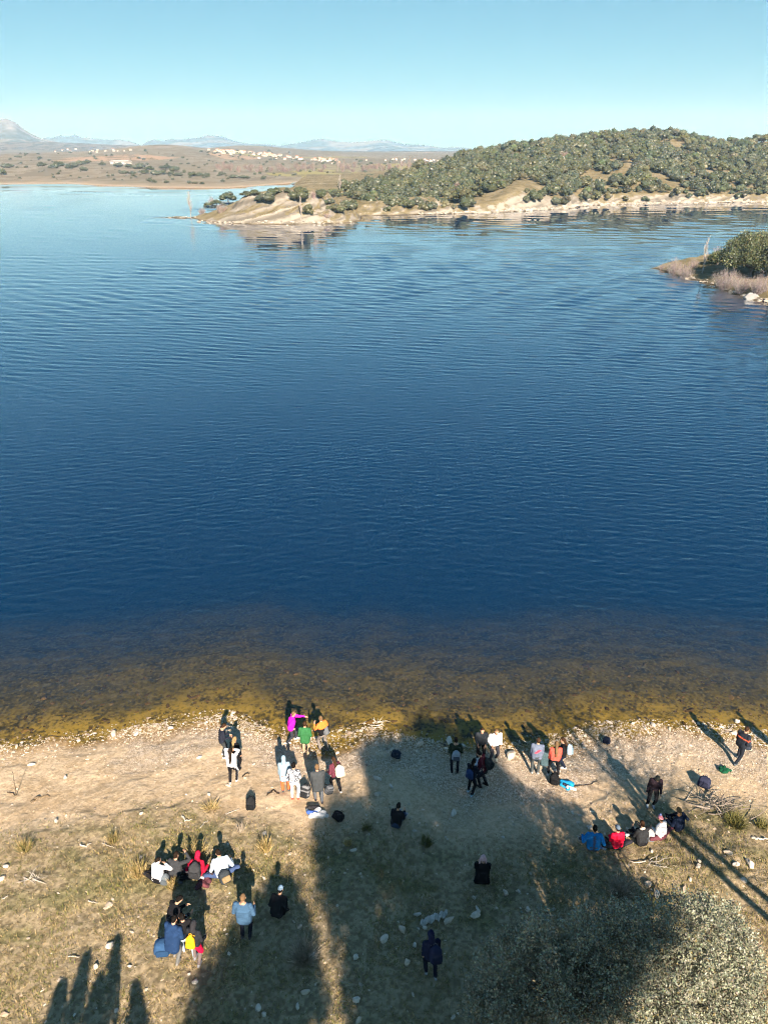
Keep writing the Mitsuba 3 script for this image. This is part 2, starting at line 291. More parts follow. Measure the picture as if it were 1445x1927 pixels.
# the air: haze from a metre under the lake bed to just above the highest top
scene['haze'] = {'type': 'cube', 'to_world': T().translate([0, 0, 221.0]).scale([11000, 11000, 231.0]), 'bsdf': {'type': 'null'}, 'interior': {'type': 'ref', 'id': 'haze_air'}}
labels['haze'] = {'kind': 'stuff', 'label': 'pale blue haze over the far land', 'category': 'haze'}

# ------------------------------------------------------------------ vegetation builders
def leaf_quads(P, out, size, rng, spread=0.9, aspect=0.5):
    """One diamond-shaped leaf at each point, turned mostly outwards."""
    n = len(P)
    d = out + spread * rng.normal(size=(n, 3)); d /= np.linalg.norm(d, axis=1, keepdims=True) + 1e-9
    a = np.cross(d, rng.normal(size=(n, 3))); a /= np.linalg.norm(a, axis=1, keepdims=True) + 1e-9
    s = (np.asarray(size) * rng.uniform(0.65, 1.3, n))[:, None]
    v = np.stack([P, P + d * s * 0.5 + a * s * aspect * 0.5, P + d * s, P + d * s * 0.5 - a * s * aspect * 0.5], 1).reshape(-1, 3)
    i = np.arange(n)[:, None] * 4
    return v, np.vstack([i + [[0, 1, 2]], i + [[0, 2, 3]]])
def join(parts):
    vs, fs, cs, n = [], [], [], 0
    for v, f, c in parts:
        vs.append(v); fs.append(np.asarray(f) + n); cs.append(np.broadcast_to(c, (len(v), 3))); n += len(v)
    return np.vstack(vs), np.vstack(fs), np.vstack(cs)
def tube(points, radii, sides=6):
    p = np.asarray(points, float); r = np.broadcast_to(np.asarray(radii, float), (len(p),))
    t = np.gradient(p, axis=0); t /= np.linalg.norm(t, axis=1, keepdims=True) + 1e-12
    ref = np.where(np.abs(t[:, 2:]) < 0.9, [[0, 0, 1.0]], [[1.0, 0, 0]])
    a = np.cross(t, ref); a /= np.linalg.norm(a, axis=1, keepdims=True) + 1e-12
    b = np.cross(t, a); g = np.arange(sides) * 2 * math.pi / sides
    v = (p[:, None] + r[:, None, None] * (np.cos(g)[None, :, None] * a[:, None] + np.sin(g)[None, :, None] * b[:, None])).reshape(-1, 3)
    i, j = np.meshgrid(np.arange(len(p) - 1), np.arange(sides), indexing='ij')
    q = np.stack([i * sides + j, i * sides + (j + 1) % sides, (i + 1) * sides + (j + 1) % sides, (i + 1) * sides + j], -1).reshape(-1, 4)
    return v, np.vstack([q[:, [0, 1, 2]], q[:, [0, 2, 3]]])
def limb(p, q, r0, r1, rng, wob=0.08, n=6, sides=6):
    p, q = np.asarray(p, float), np.asarray(q, float)
    t = np.linspace(0, 1, n)[:, None]
    L = np.linalg.norm(q - p)
    pts = p + (q - p) * t + np.sin(t * math.pi) * rng.normal(size=3) * wob * L + np.cumsum(rng.normal(size=(n, 3)), 0) * 0.012 * L * t
    return pts, tube(pts, np.linspace(r0, r1, n), sides)
def tint(base, n, rng, amount=0.25, hue=0.06):
    k = np.exp(rng.normal(0, amount, (n, 1)))
    return np.clip(np.asarray(base)[None] * k * np.exp(rng.normal(0, hue, (n, 3))), 0.004, 0.9)
BARK = (0.16, 0.135, 0.11)

def oak(center_lobes, base, rng, leaf, leaves_per_lobe, spray=12, green=(0.10, 0.115, 0.06), trunk_r=0.22, rise=0.55, reach=0.30):
    """(trunk, limbs, crown) meshes of an oak: lobes are (x, y, z, radius); twigs stand out of each lobe and carry leaves."""
    L = np.asarray(center_lobes, float); base = np.asarray(base, float)
    mid = L[:, :3].mean(0); fork = base + (mid - base) * np.array([0.5, 0.5, 0.45])
    pts, tr = limb(base - [0, 0, 0.2], fork, trunk_r * 1.25, trunk_r * 0.8, rng, 0.05, 8, 9)
    wood = []
    for x, y, z, r in L:
        s = pts[rng.integers(5, 8)]
        p, m = limb(s, [x, y, z], trunk_r * 0.34, 0.02, rng, 0.10, 6, 5); wood.append((*m, BARK))
    P, O, S = [], [], []
    twigs = []
    for x, y, z, r in L:
        c = np.array([x, y, z]); ns = max(3, leaves_per_lobe // spray)
        d = rng.normal(size=(ns, 3)); d[:, 2] = d[:, 2] * 0.9 + 0.25; d /= np.linalg.norm(d, axis=1, keepdims=True)
        rad = r * rng.uniform(0.35, 1.0, ns) ** 0.55
        tipdir = d + [0, 0, rise] + 0.35 * rng.normal(size=(ns, 3)); tipdir /= np.linalg.norm(tipdir, axis=1, keepdims=True)
        tl = reach * r ** 0.5 * rng.uniform(0.6, 1.3, ns)
        for k in range(ns):
            b = c + d[k] * rad[k]
            t = rng.uniform(0, 1, spray)[:, None]
            P.append(b + tipdir[k] * tl[k] * t + rng.normal(size=(spray, 3)) * leaf * 0.75); O.append(np.broadcast_to(tipdir[k], (spray, 3)))
            S.append(np.full(spray, np.exp(rng.normal(0, 0.22))))
    P, O, S = np.vstack(P), np.vstack(O), np.concatenate(S)
    v, f = leaf_quads(P, O, leaf, rng)
    col = tint(green, len(P), rng, 0.20, 0.06) * S[:, None]
    yellow = rng.random(len(P)) < 0.04; col[yellow] = [0.20, 0.16, 0.07]
    crown = (v, f, np.repeat(col, 4, 0))
    return (*tr, np.broadcast_to(BARK, (len(tr[0]), 3))), join(wood), crown
def vply(m, mat='paint_by_vertex', smooth=False):
    return mikit.ply((m[0], m[1]), mat, smooth=smooth, color=m[2])
def plant_oak(name, label, category, lobes, base, seed, leaf, per, group=None, **kw):
    tr, wood, crown = oak(lobes, base, np.random.default_rng(seed), leaf, per, **kw)
    k = thing(name, label, category, group)
    part(k, 'trunk', vply(tr, smooth=True)); part(k, 'limb', {**vply(wood, smooth=True)}); part(k, 'crown', vply(crown, 'leaf_by_vertex'))
    labels[f'{k}__limb'] = {'kind': 'stuff'}; labels[f'{k}__crown'] = {'kind': 'stuff'}
    return k

def twig_fan(rng, height, width, n, w0, color, upright=0.8, base_spread=0.2, levels=2):
    """A leafless shrub or slender tree: many thin tapering twigs from a few stems, each a three-sided sliver."""
    out = []
    def sliver(p, q, w, c):
        d = q - p; d = d / (np.linalg.norm(d) + 1e-9)
        a = np.cross(d, rng.normal(size=3)); a /= np.linalg.norm(a) + 1e-9; b = np.cross(d, a)
        v = np.array([p + a * w, p - 0.5 * a * w + 0.87 * b * w, p - 0.5 * a * w - 0.87 * b * w, q])
        out.append((v, np.array([[0, 1, 3], [1, 2, 3], [2, 0, 3]]), c))
    for _ in range(n):
        ang = rng.uniform(0, 6.283); rad = rng.uniform(0, 1) ** 0.5
        b = np.array([math.cos(ang), math.sin(ang), 0]) * rad * width * base_spread; b[2] = -0.1
        tip = np.array([math.cos(ang + rng.normal(0, 0.4)) * rad * width * 0.5, math.sin(ang + rng.normal(0, 0.4)) * rad * width * 0.5, height * (1 - 0.45 * rad ** 2) * rng.uniform(0.7, 1.0)])
        c = tint(color, 1, rng, 0.22)[0]
        sliver(b, tip, w0, c)
        for _ in range(levels * 3):
            t = rng.uniform(0.3, 0.92); s = b + (tip - b) * t
            e = s + (np.array([rng.normal(0, 0.55), rng.normal(0, 0.55), upright]) * height * rng.uniform(0.10, 0.24)) * (1.15 - 0.5 * t)
            sliver(s, e, w0 * 0.6, c * rng.uniform(0.8, 1.25))
    return join(out)
def bare_tree(rng, height, width, color, w=0.05, n=60):
    """A slender leafless tree: leader with rising side branches and their twigs."""
    lead = np.array([[rng.normal(0, 0.03) * height * t, rng.normal(0, 0.03) * height * t, height * t] for t in np.linspace(0, 1, 7)])
    tr = tube(lead, np.linspace(w * 1.6, w * 0.25, 7), 5)
    out = []
    for _ in range(n):
        t = rng.uniform(0.22, 0.98); s = np.array([np.interp(t, np.linspace(0, 1, 7), lead[:, k]) for k in range(3)])
        a = rng.uniform(0, 6.283); ln = height * rng.uniform(0.10, 0.26) * (1.15 - t) + 0.05 * height
        e = s + np.array([math.cos(a) * 0.45 * width / max(height, .1) * 3, math.sin(a) * 0.45 * width / max(height, .1) * 3, 1.0]) * ln
        out.append((*tube(np.stack([s, 0.5 * (s + e) + rng.normal(size=3) * 0.03 * ln, e]), [w * 0.45, w * 0.3, w * 0.12], 3), tint(color, 1, rng, 0.15)[0]))
        for _ in range(3):
            u = rng.uniform(0.3, 0.95); s2 = s + (e - s) * u
            e2 = s2 + np.array([rng.normal(0, 0.3), rng.normal(0, 0.3), 0.8]) * ln * 0.45
            out.append((*tube(np.stack([s2, e2]), [w * 0.25, w * 0.09], 3), tint(color, 1, rng, 0.15)[0]))
    return (*tr, np.broadcast_to(color, (len(tr[0]), 3))), join(out)

# ------------------------------------------------------------------ holm oaks on the far banks
def far_oak_mesh(seed, green, lobes=9, leaves=420, flat=0.8):
    """A round shrubby oak about one metre across and 0.8 tall, to be scaled: trunk and crown."""
    rng = np.random.default_rng(seed)
    tr = tube([[0, 0, -0.12], [0.01, 0, 0.15], [0.0, 0.02, 0.40]], [0.045, 0.035, 0.02], 5)
    parts, cen = [], []
    for k in range(lobes):
        a = k * 2.4 + rng.uniform(0, 0.7); q = math.sqrt((k + 0.4) / lobes)
        c = np.array([math.cos(a) * (0.34 + rng.normal(0, .05)) * q, math.sin(a) * 0.29 * q, 0.30 + 0.26 * (1 - q * q) + rng.uniform(-0.10, 0.12)])
        r = rng.uniform(0.11, 0.25); cen.append((c, r))
        b = trimesh.creation.icosphere(1); v = b.vertices * [r, r, r * 0.85]
        v = v * (0.78 + 0.5 * meshkit.noise(v * 14 + k * 7.1, seed)[:, None]) + c
        parts.append((v, b.faces, tint(green, 1, rng, 0.12, 0.04)[0] * 0.75))
    n = leaves // lobes
    for c, r in cen:
        d = rng.normal(size=(n, 3)); d[:, 2] += 0.35; d /= np.linalg.norm(d, axis=1, keepdims=True)
        P = c + d * r * rng.uniform(0.80, 1.28, n)[:, None] * [1, 1, 0.85]
        v, f = leaf_quads(P, d * 0.7, 0.075, rng, 0.8, 0.75)
        parts.append((v, f, np.repeat(tint(green, n, rng, 0.25, 0.07), 4, 0)))
    return (*tr, np.broadcast_to(BARK, (len(tr[0]), 3))), join(parts)
GREENS = [(0.070, 0.082, 0.040), (0.080, 0.090, 0.046), (0.062, 0.074, 0.040), (0.088, 0.092, 0.040), (0.076, 0.088, 0.052), (0.095, 0.096, 0.050)]
OAKS = []
for i, g in enumerate(GREENS):
    tr, cr = far_oak_mesh(100 + i, g)
    OAKS.append((vply(tr, smooth=True), vply(cr, 'leaf_by_vertex', smooth=False), cr))
def place(shape, x, y, z, rot, s, sz=None):
    return {**shape, 'to_world': T().translate([float(x), float(y), float(z)]).rotate([0, 0, 1], math.degrees(rot)).scale([float(s), float(s), float(sz if sz else s)])}
def far_oak(name, label, category, x, y, z, size, tall, rng, kind=None, group=None):
    k = thing(name, label, category, group); i = int(rng.integers(0, 6)) if kind is None else kind
    rot = rng.uniform(0, 6.28)
    part(k, 'trunk', place(OAKS[i][0], x, y, z, rot, size, tall)); part(k, 'crown', place(OAKS[i][1], x, y, z - 0.04 * tall, rot, size, tall))
    return k
rng = np.random.default_rng(77)
cand = []
tries = 0
cell = {}
def clear_at(x, y, rad):
    i, j = int(x // 8), int(y // 8)
    return all((x - a) ** 2 + (y - b) ** 2 > (0.35 * (rad + c)) ** 2 for di in (-1, 0, 1) for dj in (-1, 0, 1) for a, b, c in cell.get((i + di, j + dj), ()))
az_s = rng.uniform(-0.12, 0.60, 30000); r_s = np.sqrt(rng.uniform(300 ** 2, 690 ** 2, 30000))
hx, hy = r_s * np.sin(az_s), r_s * np.cos(az_s)
hz = hill_z(hx, hy)
t_h = (r_s - np.interp(az_s, HS[:, 0], HS[:, 1])) / (np.interp(az_s, HC[:, 0], HC[:, 1]) - np.interp(az_s, HS[:, 0], HS[:, 1]))
glade = nfbm(hx, hy, 0.055, 3, 61)
BARE = [(985, 345, 8), (1010, 350, 7), (965, 360, 6), (1040, 360, 5), (930, 383, 9), (905, 385, 7), (950, 388, 8), (1120, 345, 9), (1125, 330, 7), (1165, 310, 9), (1240, 335, 8), (1255, 345, 8), (1250, 270, 8), (1285, 275, 9), (1200, 262, 7), (1130, 270, 6), (640, 398, 12), (660, 402, 10), (700, 395, 6), (610, 395, 10)]
bare_xy = []
for px, py, rad in BARE:
    d = ray(px, py); ts = np.arange(280, 720, 1.0) / math.hypot(d[0], d[1])
    pp = d[None] * ts[:, None]; below = np.nonzero(CAM_H + pp[:, 2] < hill_z(pp[:, 0], pp[:, 1]))[0]
    if len(below): bare_xy.append((*pp[below[0], :2], rad))
for x, y, z, t, g, az, r in zip(hx, hy, hz, t_h, glade, az_s, r_s):
    if z < 0.6 or t < 0.008 or t > 1.12 or g > 0.66: continue
    if any((x - a) ** 2 + ((y - b) * 0.28) ** 2 < c * c * 0.55 for a, b, c in bare_xy): continue
    if az < 0.0 and rng.random() < 0.35: continue
    size = (3.8 + 7.2 * rng.beta(1.7, 1.9)) * (0.75 if t < 0.06 or az < 0 else 1)
    if clear_at(x, y, size):
        cell.setdefault((int(x // 8), int(y // 8)), []).append((x, y, size)); cand.append((x, y, z, size, r, az))
cand.sort(key=lambda c: -c[3] / c[4])
seen = [c for c in cand if -0.12 < c[5] < 0.50]; rest = [c for c in cand if not -0.12 < c[5] < 0.50]
for x, y, z, size, r, az in seen[:260]:
    far_oak('holm_oak', 'dark round holm oak among many on the wooded hill across the lake', 'tree', x, y, z, size, size * rng.uniform(0.72, 0.95), rng, group='holm oaks on the far hillside')
vs, fs, cs, n0 = [], [], [], 0
LITE = []
for i, g in enumerate(GREENS):
    LITE.append(far_oak_mesh(300 + i, g, 6, 150)[1])
for x, y, z, size, r, az in seen[260:] + rest:
    v, f, c = LITE[rng.integers(0, 6)]; a = rng.uniform(0, 6.28); s = size
    q = np.stack([v[:, 0] * math.cos(a) - v[:, 1] * math.sin(a), v[:, 0] * math.sin(a) + v[:, 1] * math.cos(a), v[:, 2] * rng.uniform(0.72, 0.95)], 1) * s + [x, y, z - 0.3]
    vs.append(q); fs.append(f + n0); cs.append(c * np.exp(rng.normal(0, 0.24)) * np.exp(rng.normal(0, 0.05, 3))); n0 += len(v)
stuff('oak_woodland', 'dense holm oak wood covering the upper hillside across the lake', 'woodland', vply((np.vstack(vs), np.vstack(fs), np.clip(np.vstack(cs), 0, 0.5)), 'leaf_by_vertex'))
print('hill oaks', len(cand), 'tris', sum(len(f) for f in fs))

def on(fn, px, py, r0, r1):
    """Where a ray through the photograph's point meets the given land."""
    d = ray(px, py); ts = np.linspace(r0, r1, 3000) / math.hypot(d[0], d[1]); pp = d[None] * ts[:, None]
    h = fn(pp[:, 0], pp[:, 1]); k = np.nonzero(CAM_H + pp[:, 2] < np.maximum(h, 0))[0]
    k = k[0] if len(k) else len(ts) - 1
    return pp[k, 0], pp[k, 1], float(max(h[k], 0)), ts[k]
# peninsula trees: (foot x, foot y, width px, height px, kind, words)
PT = [(430, 378, 29, 19, 0, 'holm oak at the upper end of the pale rocky slope'), (462, 370, 24, 13, 2, 'dark holm oak on the peninsula ridge beside the clipped round one'), (480, 367, 22, 12, 1, 'low wide holm oak on the peninsula ridge'),
      (408, 384, 20, 10, 1, 'low shrubby oak at the low end of the peninsula'), (392, 387, 18, 8, 3, 'small shrubby oak nearest to the bare tree on the spit'), (501, 380, 31, 22, 4, 'round grey green oak in the middle of the rocky slope'), (483, 378, 12, 10, 2, 'small oak hugging the round oak on the rocky slope'),
      (516, 366, 32, 15, 0, 'wide dark oak on the crest of the peninsula'), (540, 363, 14, 12, 2, 'narrow dark oak on the crest of the peninsula'), (565, 377, 38, 27, 1, 'tall oak where the rocky slope meets the neck of land'), (580, 405, 20, 24, 3, 'upright yellowish oak by the water below the tall oak'),
      (603, 371, 26, 17, 0, 'dark oak in the tree line behind the peninsula'), (628, 371, 24, 16, 2, 'second dark oak in the tree line behind the peninsula'), (619, 384, 20, 14, 4, 'grey oak at the head of the small group by the water'), (634, 400, 38, 19, 5, 'bright green round oak in the group by the water'), (655, 395, 26, 24, 4, 'grey green oak in the group by the water'), (665, 392, 20, 20, 0, 'dark oak at the landward end of the group by the water')]
for px, py, w, h, kd, words in PT:
    x, y, z, t = on(lambda a, b: np.maximum(pen_z(a, b), hill_z(a, b)), px, py, 255, 420)
    m = t / FOCAL
    far_oak('holm_oak', words, 'tree', x, y, z - 0.2, w * m * 1.15, h * m * 1.2, rng, kd)
SHRUB_TINT = (0.29, 0.23, 0.21)
def bare_shrub(label, x, y, z, w, h, seed, n=70, color=SHRUB_TINT, w0=0.035, name='bare_shrub', group=None):
    k = thing(name, label, 'shrub', group)
    m = twig_fan(np.random.default_rng(seed), h, w, n, w0, color)
    s = vply((m[0] + [x, y, z], m[1], m[2])); part(k, 'twigs', s); labels[f'{k}__twigs'] = {'kind': 'stuff'}
def slender(label, x, y, z, h, w, seed, color=(0.34, 0.30, 0.27), r=0.09, n=70, name='bare_tree', group=None):
    k = thing(name, label, 'tree', group); tr, br = bare_tree(np.random.default_rng(seed), h, w, color, r, n)
    part(k, 'trunk', vply((tr[0] + [x, y, z], tr[1], tr[2]), smooth=True)); part(k, 'branches', vply((br[0] + [x, y, z], br[1], br[2]))); labels[f'{k}__branches'] = {'kind': 'stuff'}
for px, py, w, h, words, n in [(417, 399, 26, 20, 'reddish bare shrub at the foot of the rocky slope', 90), (381, 401, 18, 14, 'brown bare shrub at the tip of the peninsula', 60), (616, 407, 22, 9, 'brown bare shrub beside the water near the oak group', 50), (398, 384, 16, 18, 'pale bare shrub behind the low oaks of the peninsula', 40), (590, 372, 12, 17, 'pale leafless shrub in a gap of the tree line behind the peninsula', 50)]:
    x, y, z, t = on(lambda a, b: np.maximum(pen_z(a, b), hill_z(a, b)), px, py, 255, 420); m = t / FOCAL
    bare_shrub(words, x, y, z - 0.2, w * m, h * m, 500 + px, n, w0=0.05)
for px, py, h, w, words in [(360, 410, 46, 18, 'tall leafless tree standing at the end of the spit'), (567, 412, 40, 6, 'slender pale dead tree at the foot of the rocky slope'), (640, 362, 30, 16, 'pale leafless poplar rising behind the tree line of the neck')]:
    x, y, z, t = on(lambda a, b: np.maximum(pen_z(a, b), hill_z(a, b)), px, py, 255, 420); m = t / FOCAL
    slender(words, x, y, z - 0.2, h * m, w * m, 600 + px, r=0.10)
for px, py in [(860, 360), (790, 370), (775, 372), (1020, 300), (965, 315), (1060, 300), (750, 340), (905, 350)]:
    x, y, z, t = on(hill_z, px, py, 300, 640); m = t / FOCAL
    bare_shrub('pinkish leafless tree among the oaks of the far hill', x, y, z, 22 * m, 20 * m, 700 + px, 90, (0.27, 0.21, 0.19), 0.06, 'leafless_tree', 'leafless trees among the far oaks')

# promontory at the right edge
def pz(x, y): return prom_z(np.atleast_1d(np.asarray(x, float)), np.atleast_1d(np.asarray(y, float)))
def onp(px, py):
    x, y, z, t = on(lambda a, b: prom_z(a, b), px, py, 100, 195); return x, y, z, t
def dome_lobes(cx, cy, cz, w, h, n, seed, rl):
    r_ = np.random.default_rng(seed); out = []
    for k in range(n):
        a = k * 2.399 + r_.uniform(0, 0.5); q = math.sqrt((k + 0.5) / n)
        out.append((cx + math.cos(a) * q * (w / 2 - rl * 0.7), cy + math.sin(a) * q * (w / 2 - rl * 0.7), cz + rl * 0.6 + (h - 1.7 * rl) * math.sqrt(max(0, 1 - 0.85 * q * q)) * r_.uniform(0.8, 1.05), rl * r_.uniform(0.75, 1.2)))
        if k % 2: out.append((cx + math.cos(a) * q * (w / 2 - rl * 0.6), cy + math.sin(a) * q * (w / 2 - rl * 0.6), cz + rl * 0.6 + (h - 1.7 * rl) * 0.35 * r_.uniform(0.6, 1.2), rl * r_.uniform(0.8, 1.1)))
    return out
for px, py, w, h, n, seed, words, gcol in [(1412, 520, 120, 86, 26, 3, 'large spreading holm oak on the near promontory', (0.085, 0.10, 0.05)), (1475, 522, 90, 80, 16, 4, 'holm oak cut by the picture edge behind the large promontory oak', (0.09, 0.10, 0.055)), (1350, 497, 36, 22, 7, 5, 'small holm oak beside the slender bare tree on the promontory', (0.08, 0.10, 0.045))]:
    x, y, z, t = onp(px, py); m = t / FOCAL
    plant_oak('holm_oak', words, 'tree', dome_lobes(x, y, z, w * m, h * m, n, seed, 0.11 * w * m), (x, y, z), 40 + seed, 0.32, 800 if n > 10 else 500, spray=9, green=gcol, trunk_r=0.25)
for px, py, w, h, words, n in [(1268, 514, 42, 36, 'pink grey bare shrub at the very tip of the promontory', 150), (1288, 521, 40, 30, 'grey brown bare shrub behind the tip of the promontory', 150), (1303, 503, 26, 22, 'small pinkish bare shrub beyond the slender bare tree', 80), (1365, 543, 62, 46, 'largest pinkish bare shrub in front of the promontory oak', 260), (1395, 550, 44, 36, 'pale bare shrub between the pink shrub and the white boulder', 160), (1428, 550, 52, 44, 'brown grey bare shrub behind the white boulder', 200), (1350, 478, 22, 20, 'pale bare shrub at the far side of the promontory oak', 60), (1246, 505, 18, 12, 'dark low twiggy shrub standing in the water at the tip', 50)]:
    x, y, z, t = onp(px, py); m = t / FOCAL
    bare_shrub(words, x, y, max(z, 0.0) - 0.1, w * m, h * m, 800 + px, n, (0.29, 0.245, 0.24), 0.017)
x, y, z, t = onp(1321, 514); slender('slender pale bare tree on the tip of the promontory', x, y, z, 64 * t / FOCAL, 16 * t / FOCAL, 811, r=0.07, n=60)

# ------------------------------------------------------------------ people
SPH = np.array(trimesh.creation.icosphere(1).vertices)
OCT = np.array([[1, 0, 0], [-1, 0, 0], [0, 1, 0], [0, -1, 0], [0, 0, 1], [0, 0, -1]], float)
V = lambda *a: np.array(a, float)
def blob(*balls, S=SPH):
    return m3.Manifold.hull_points(np.vstack([S * np.asarray(r) + np.asarray(p) for p, r in balls]))
def union(ms): return m3.Manifold.batch_boolean(ms, m3.OpType.Add)
def unit(v): return v / (np.linalg.norm(v) + 1e-9)
def ik(a, b, l1, l2, pole):
    d = b - a; L = np.linalg.norm(d); L = min(max(L, 0.12), (l1 + l2) * 0.995); u = unit(d); b = a + u * L
    x = (l1 * l1 - l2 * l2 + L * L) / (2 * L); h = math.sqrt(max(l1 * l1 - x * x, 0))
    p = pole - u * (pole @ u); return a + u * x + unit(p) * h, b
def rotz(a): return np.array([[math.cos(a), -math.sin(a), 0], [math.sin(a), math.cos(a), 0], [0, 0, 1]])
def rotx(a): return np.array([[1, 0, 0], [0, math.cos(a), -math.sin(a)], [0, math.sin(a), math.cos(a)]])
def rot3(yaw, pitch=0.0, roll=0.0):
    cr, sr = math.cos(roll), math.sin(roll)
    return rotz(yaw) @ rotx(pitch) @ np.array([[cr, 0, sr], [0, 1, 0], [-sr, 0, cr]])
def hand(wrist, fdir, palm, side):
    """Palm, four unequal bent fingers and a thumb, along fdir with the palm facing palm."""
    z = unit(fdir); y = unit(palm - z * (palm @ z)); x = np.cross(y, z) * side
    P = lambda a, b, c: wrist + x * a + y * b + z * c
    ms = [blob((P(-.028, 0, .012), .016), (P(.028, 0, .012), .016), (P(-.032, 0, .085), .014), (P(.032, 0, .085), .014), S=OCT)]
    for k, (fx, ln) in enumerate([(-.033, .062), (-.011, .074), (.011, .078), (.033, .070)]):
        k1 = P(fx, .004, .09); k2 = P(fx * 1.15, .016, .09 + ln * .55); k3 = P(fx * 1.15, .042, .09 + ln * .9)
        ms += [blob((k1, .0095), (k2, .009), S=OCT), blob((k2, .009), (k3, .008), S=OCT)]
    ms += [blob((P(.030, .004, .03), .014), (P(.058, .02, .062), .011), S=OCT), blob((P(.058, .02, .062), .011), (P(.062, .034, .092), .009), S=OCT)]
    return ms
def cloth_mesh(man, color, rng, length=0.055, folds=0.012, pattern=None, amount=0.24):
    man = man.refine_to_length(length); me = man.to_mesh(); v = np.array(me.vert_properties[:, :3], float); f = np.array(me.tri_verts)
    t = trimesh.Trimesh(v, f, process=False); n = np.array(t.vertex_normals)
    o = rng.uniform(0, 50, 3)
    k = meshkit.fbm(v * [9, 9, 16] + o, 3) - 0.5
    v = v + n * (k * 2 * folds)[:, None]
    c = np.asarray(color, float)[None] * (1 + amount * 2 * (meshkit.fbm(v * 14 + o, 3) - 0.5))[:, None]
    if pattern is not None: c = pattern(v, c)
    return v, f, c
HAIR = {'black': (0.012, 0.010, 0.009), 'brown': (0.045, 0.025, 0.015), 'light': (0.16, 0.10, 0.055), 'dark': (0.022, 0.015, 0.011), 'fair': (0.30, 0.20, 0.10)}
SKIN = (0.50, 0.30, 0.21)
PEOPLE = {}
def person(tag, label, foot, yaw, h, jacket, trousers, hair='dark', shoes=(0.03, 0.03, 0.035), pose='stand', lean=5, stride=0.0, hands=None, long=False, hat=None, hood=None, nod=12, turn=0, bulk=1.0, coat=0.0, shorts=False,
           feet=None, pattern=None, stripe=None, collar=None, group=None, skirt=0.0, twist=0.0):
    i = len(PEOPLE); rng = np.random.default_rng(900 + i)
    k = thing('person', label, 'person', group); s = h / 1.70
    org = at(*foot) if len(foot) == 2 else np.array(foot, float)
    Rw = rotz(math.radians(-yaw))
    ln = math.radians(lean)
    if pose == 'sit':
        hip = V(0, 0, .13); ft = feet or [(-.14, .60, 0), (.14, .56, 0)]; hd = hands or [(-.16, .40, .40), (.14, .42, .40)]
    elif pose == 'cross':
        hip = V(0, 0, .13); ft = feet or [(-.20, .34, 0.02), (.20, .30, .02)]; hd = hands or [(-.14, .34, .28), (.16, .32, .28)]
    elif pose == 'crouch':
        hip = V(0, 0, .30); ft = feet or [(-.14, .22, 0), (.14, .26, 0)]; hd = hands or [(-.16, .46, .42), (.16, .46, .42)]
    else:
        hip = V(0, -.12 * math.sin(ln), .905 - .05 * abs(stride) - .02 * math.sin(ln)); ft = feet or [(-.11, stride * .5, 0), (.11, -stride * .5, 0)]; hd = hands or [(-.21, .10, .80), (.21, .10, .80)]
    Rt = rotz(twist) @ rotx(-ln); up = Rt @ V(0, 0, 1); fw = Rt @ V(0, 1, 0); sd = Rt @ V(1, 0, 0)
    neck = hip + up * .53
    hb = rotz(math.radians(-turn)) @ rotx(-ln * .5 - math.radians(nod)); hup, hfw, hsd = hb @ V(0, 0, 1), hb @ V(0, 1, 0), hb @ V(1, 0, 0)
    head = neck + up * .045 + hup * .135 + hfw * .015
    HP = lambda a, b, c: head + hsd * a + hfw * b + hup * c
    sh = [neck - up * .05 + sd * (-.165 * bulk), neck - up * .05 + sd * (.165 * bulk)]
    arms, legs = [], []
    for q, sgn in ((0, -1), (1, 1)):
        el, wr = ik(sh[q], V(*hd[q]), .30, .26, sd * sgn * .25 - fw * .6 - up * .5); arms.append((sh[q], el, wr))
        hj = hip + V(sgn * .095, 0, -.02); an = V(*ft[q]) + V(0, -.03, .09)
        pole = V(sgn * 1.6, .5, .35) if pose == 'cross' else V(sgn * .18, 1, .5 if pose in ('sit', 'crouch') else 0)
        kn, an = ik(hj, an, .43, .42, pole); legs.append((hj, kn, an))
    put = lambda m: ((m[0] * s) @ Rw.T + org, m[1], np.clip(m[2], 0.003, 0.9))
    # body: one continuous figure under the clothes
    hd_e = SPH * [.076, .096, .112]
    ms = [m3.Manifold.hull_points(np.vstack([(hd_e @ np.stack([hsd, hfw, hup])) + head, [HP(-.03, .075, -.105), HP(.03, .075, -.105), HP(0, .088, -.10)]])),
          blob((HP(0, .090, .012), .010), (HP(0, .112, -.022), .014), S=OCT), blob((HP(-.078, -.008, .018), .013), (HP(-.076, -.004, -.028), .010), S=OCT), blob((HP(.078, -.008, .018), .013), (HP(.076, -.004, -.028), .010), S=OCT),
          blob((head - hup * .05, .052), (neck - up * .03, .058)), blob((hip, .10), (neck - up * .08 + sd * .09, .075), (neck - up * .08 - sd * .09, .075), (hip + sd * .06, .09), (hip - sd * .06, .09))]
    for q, sgn in ((0, -1), (1, 1)):
        a, e, w = arms[q]; hj, kn, an = legs[q]
        ms += [blob((a, .048), (e, .038)), blob((e, .038), (w, .026)), blob((hj, .070), (kn, .048)), blob((kn, .048), (an, .034)), blob((an, .034), (an + V(0, .05, -.045), .03))]
        ms += hand(w, unit(w - e) * 1.0 + fw * .12, -sd * sgn * .8 + fw * .2 - up * .3, sgn)
    v, f, c = cloth_mesh(union(ms), SKIN, rng, 0.045, 0.001, amount=0.05)
    for ex in (-.032, .032):
        c[np.linalg.norm(v - HP(ex, .090, .020), axis=1) < .017] = (0.05, 0.035, 0.03)
    c[np.linalg.norm((v - HP(0, .092, -.055)) * [1, 1, 1.5], axis=1) < .026] = (0.36, 0.15, 0.12)
    part(k, 'body', vply(put((v, f, c)), smooth=True))
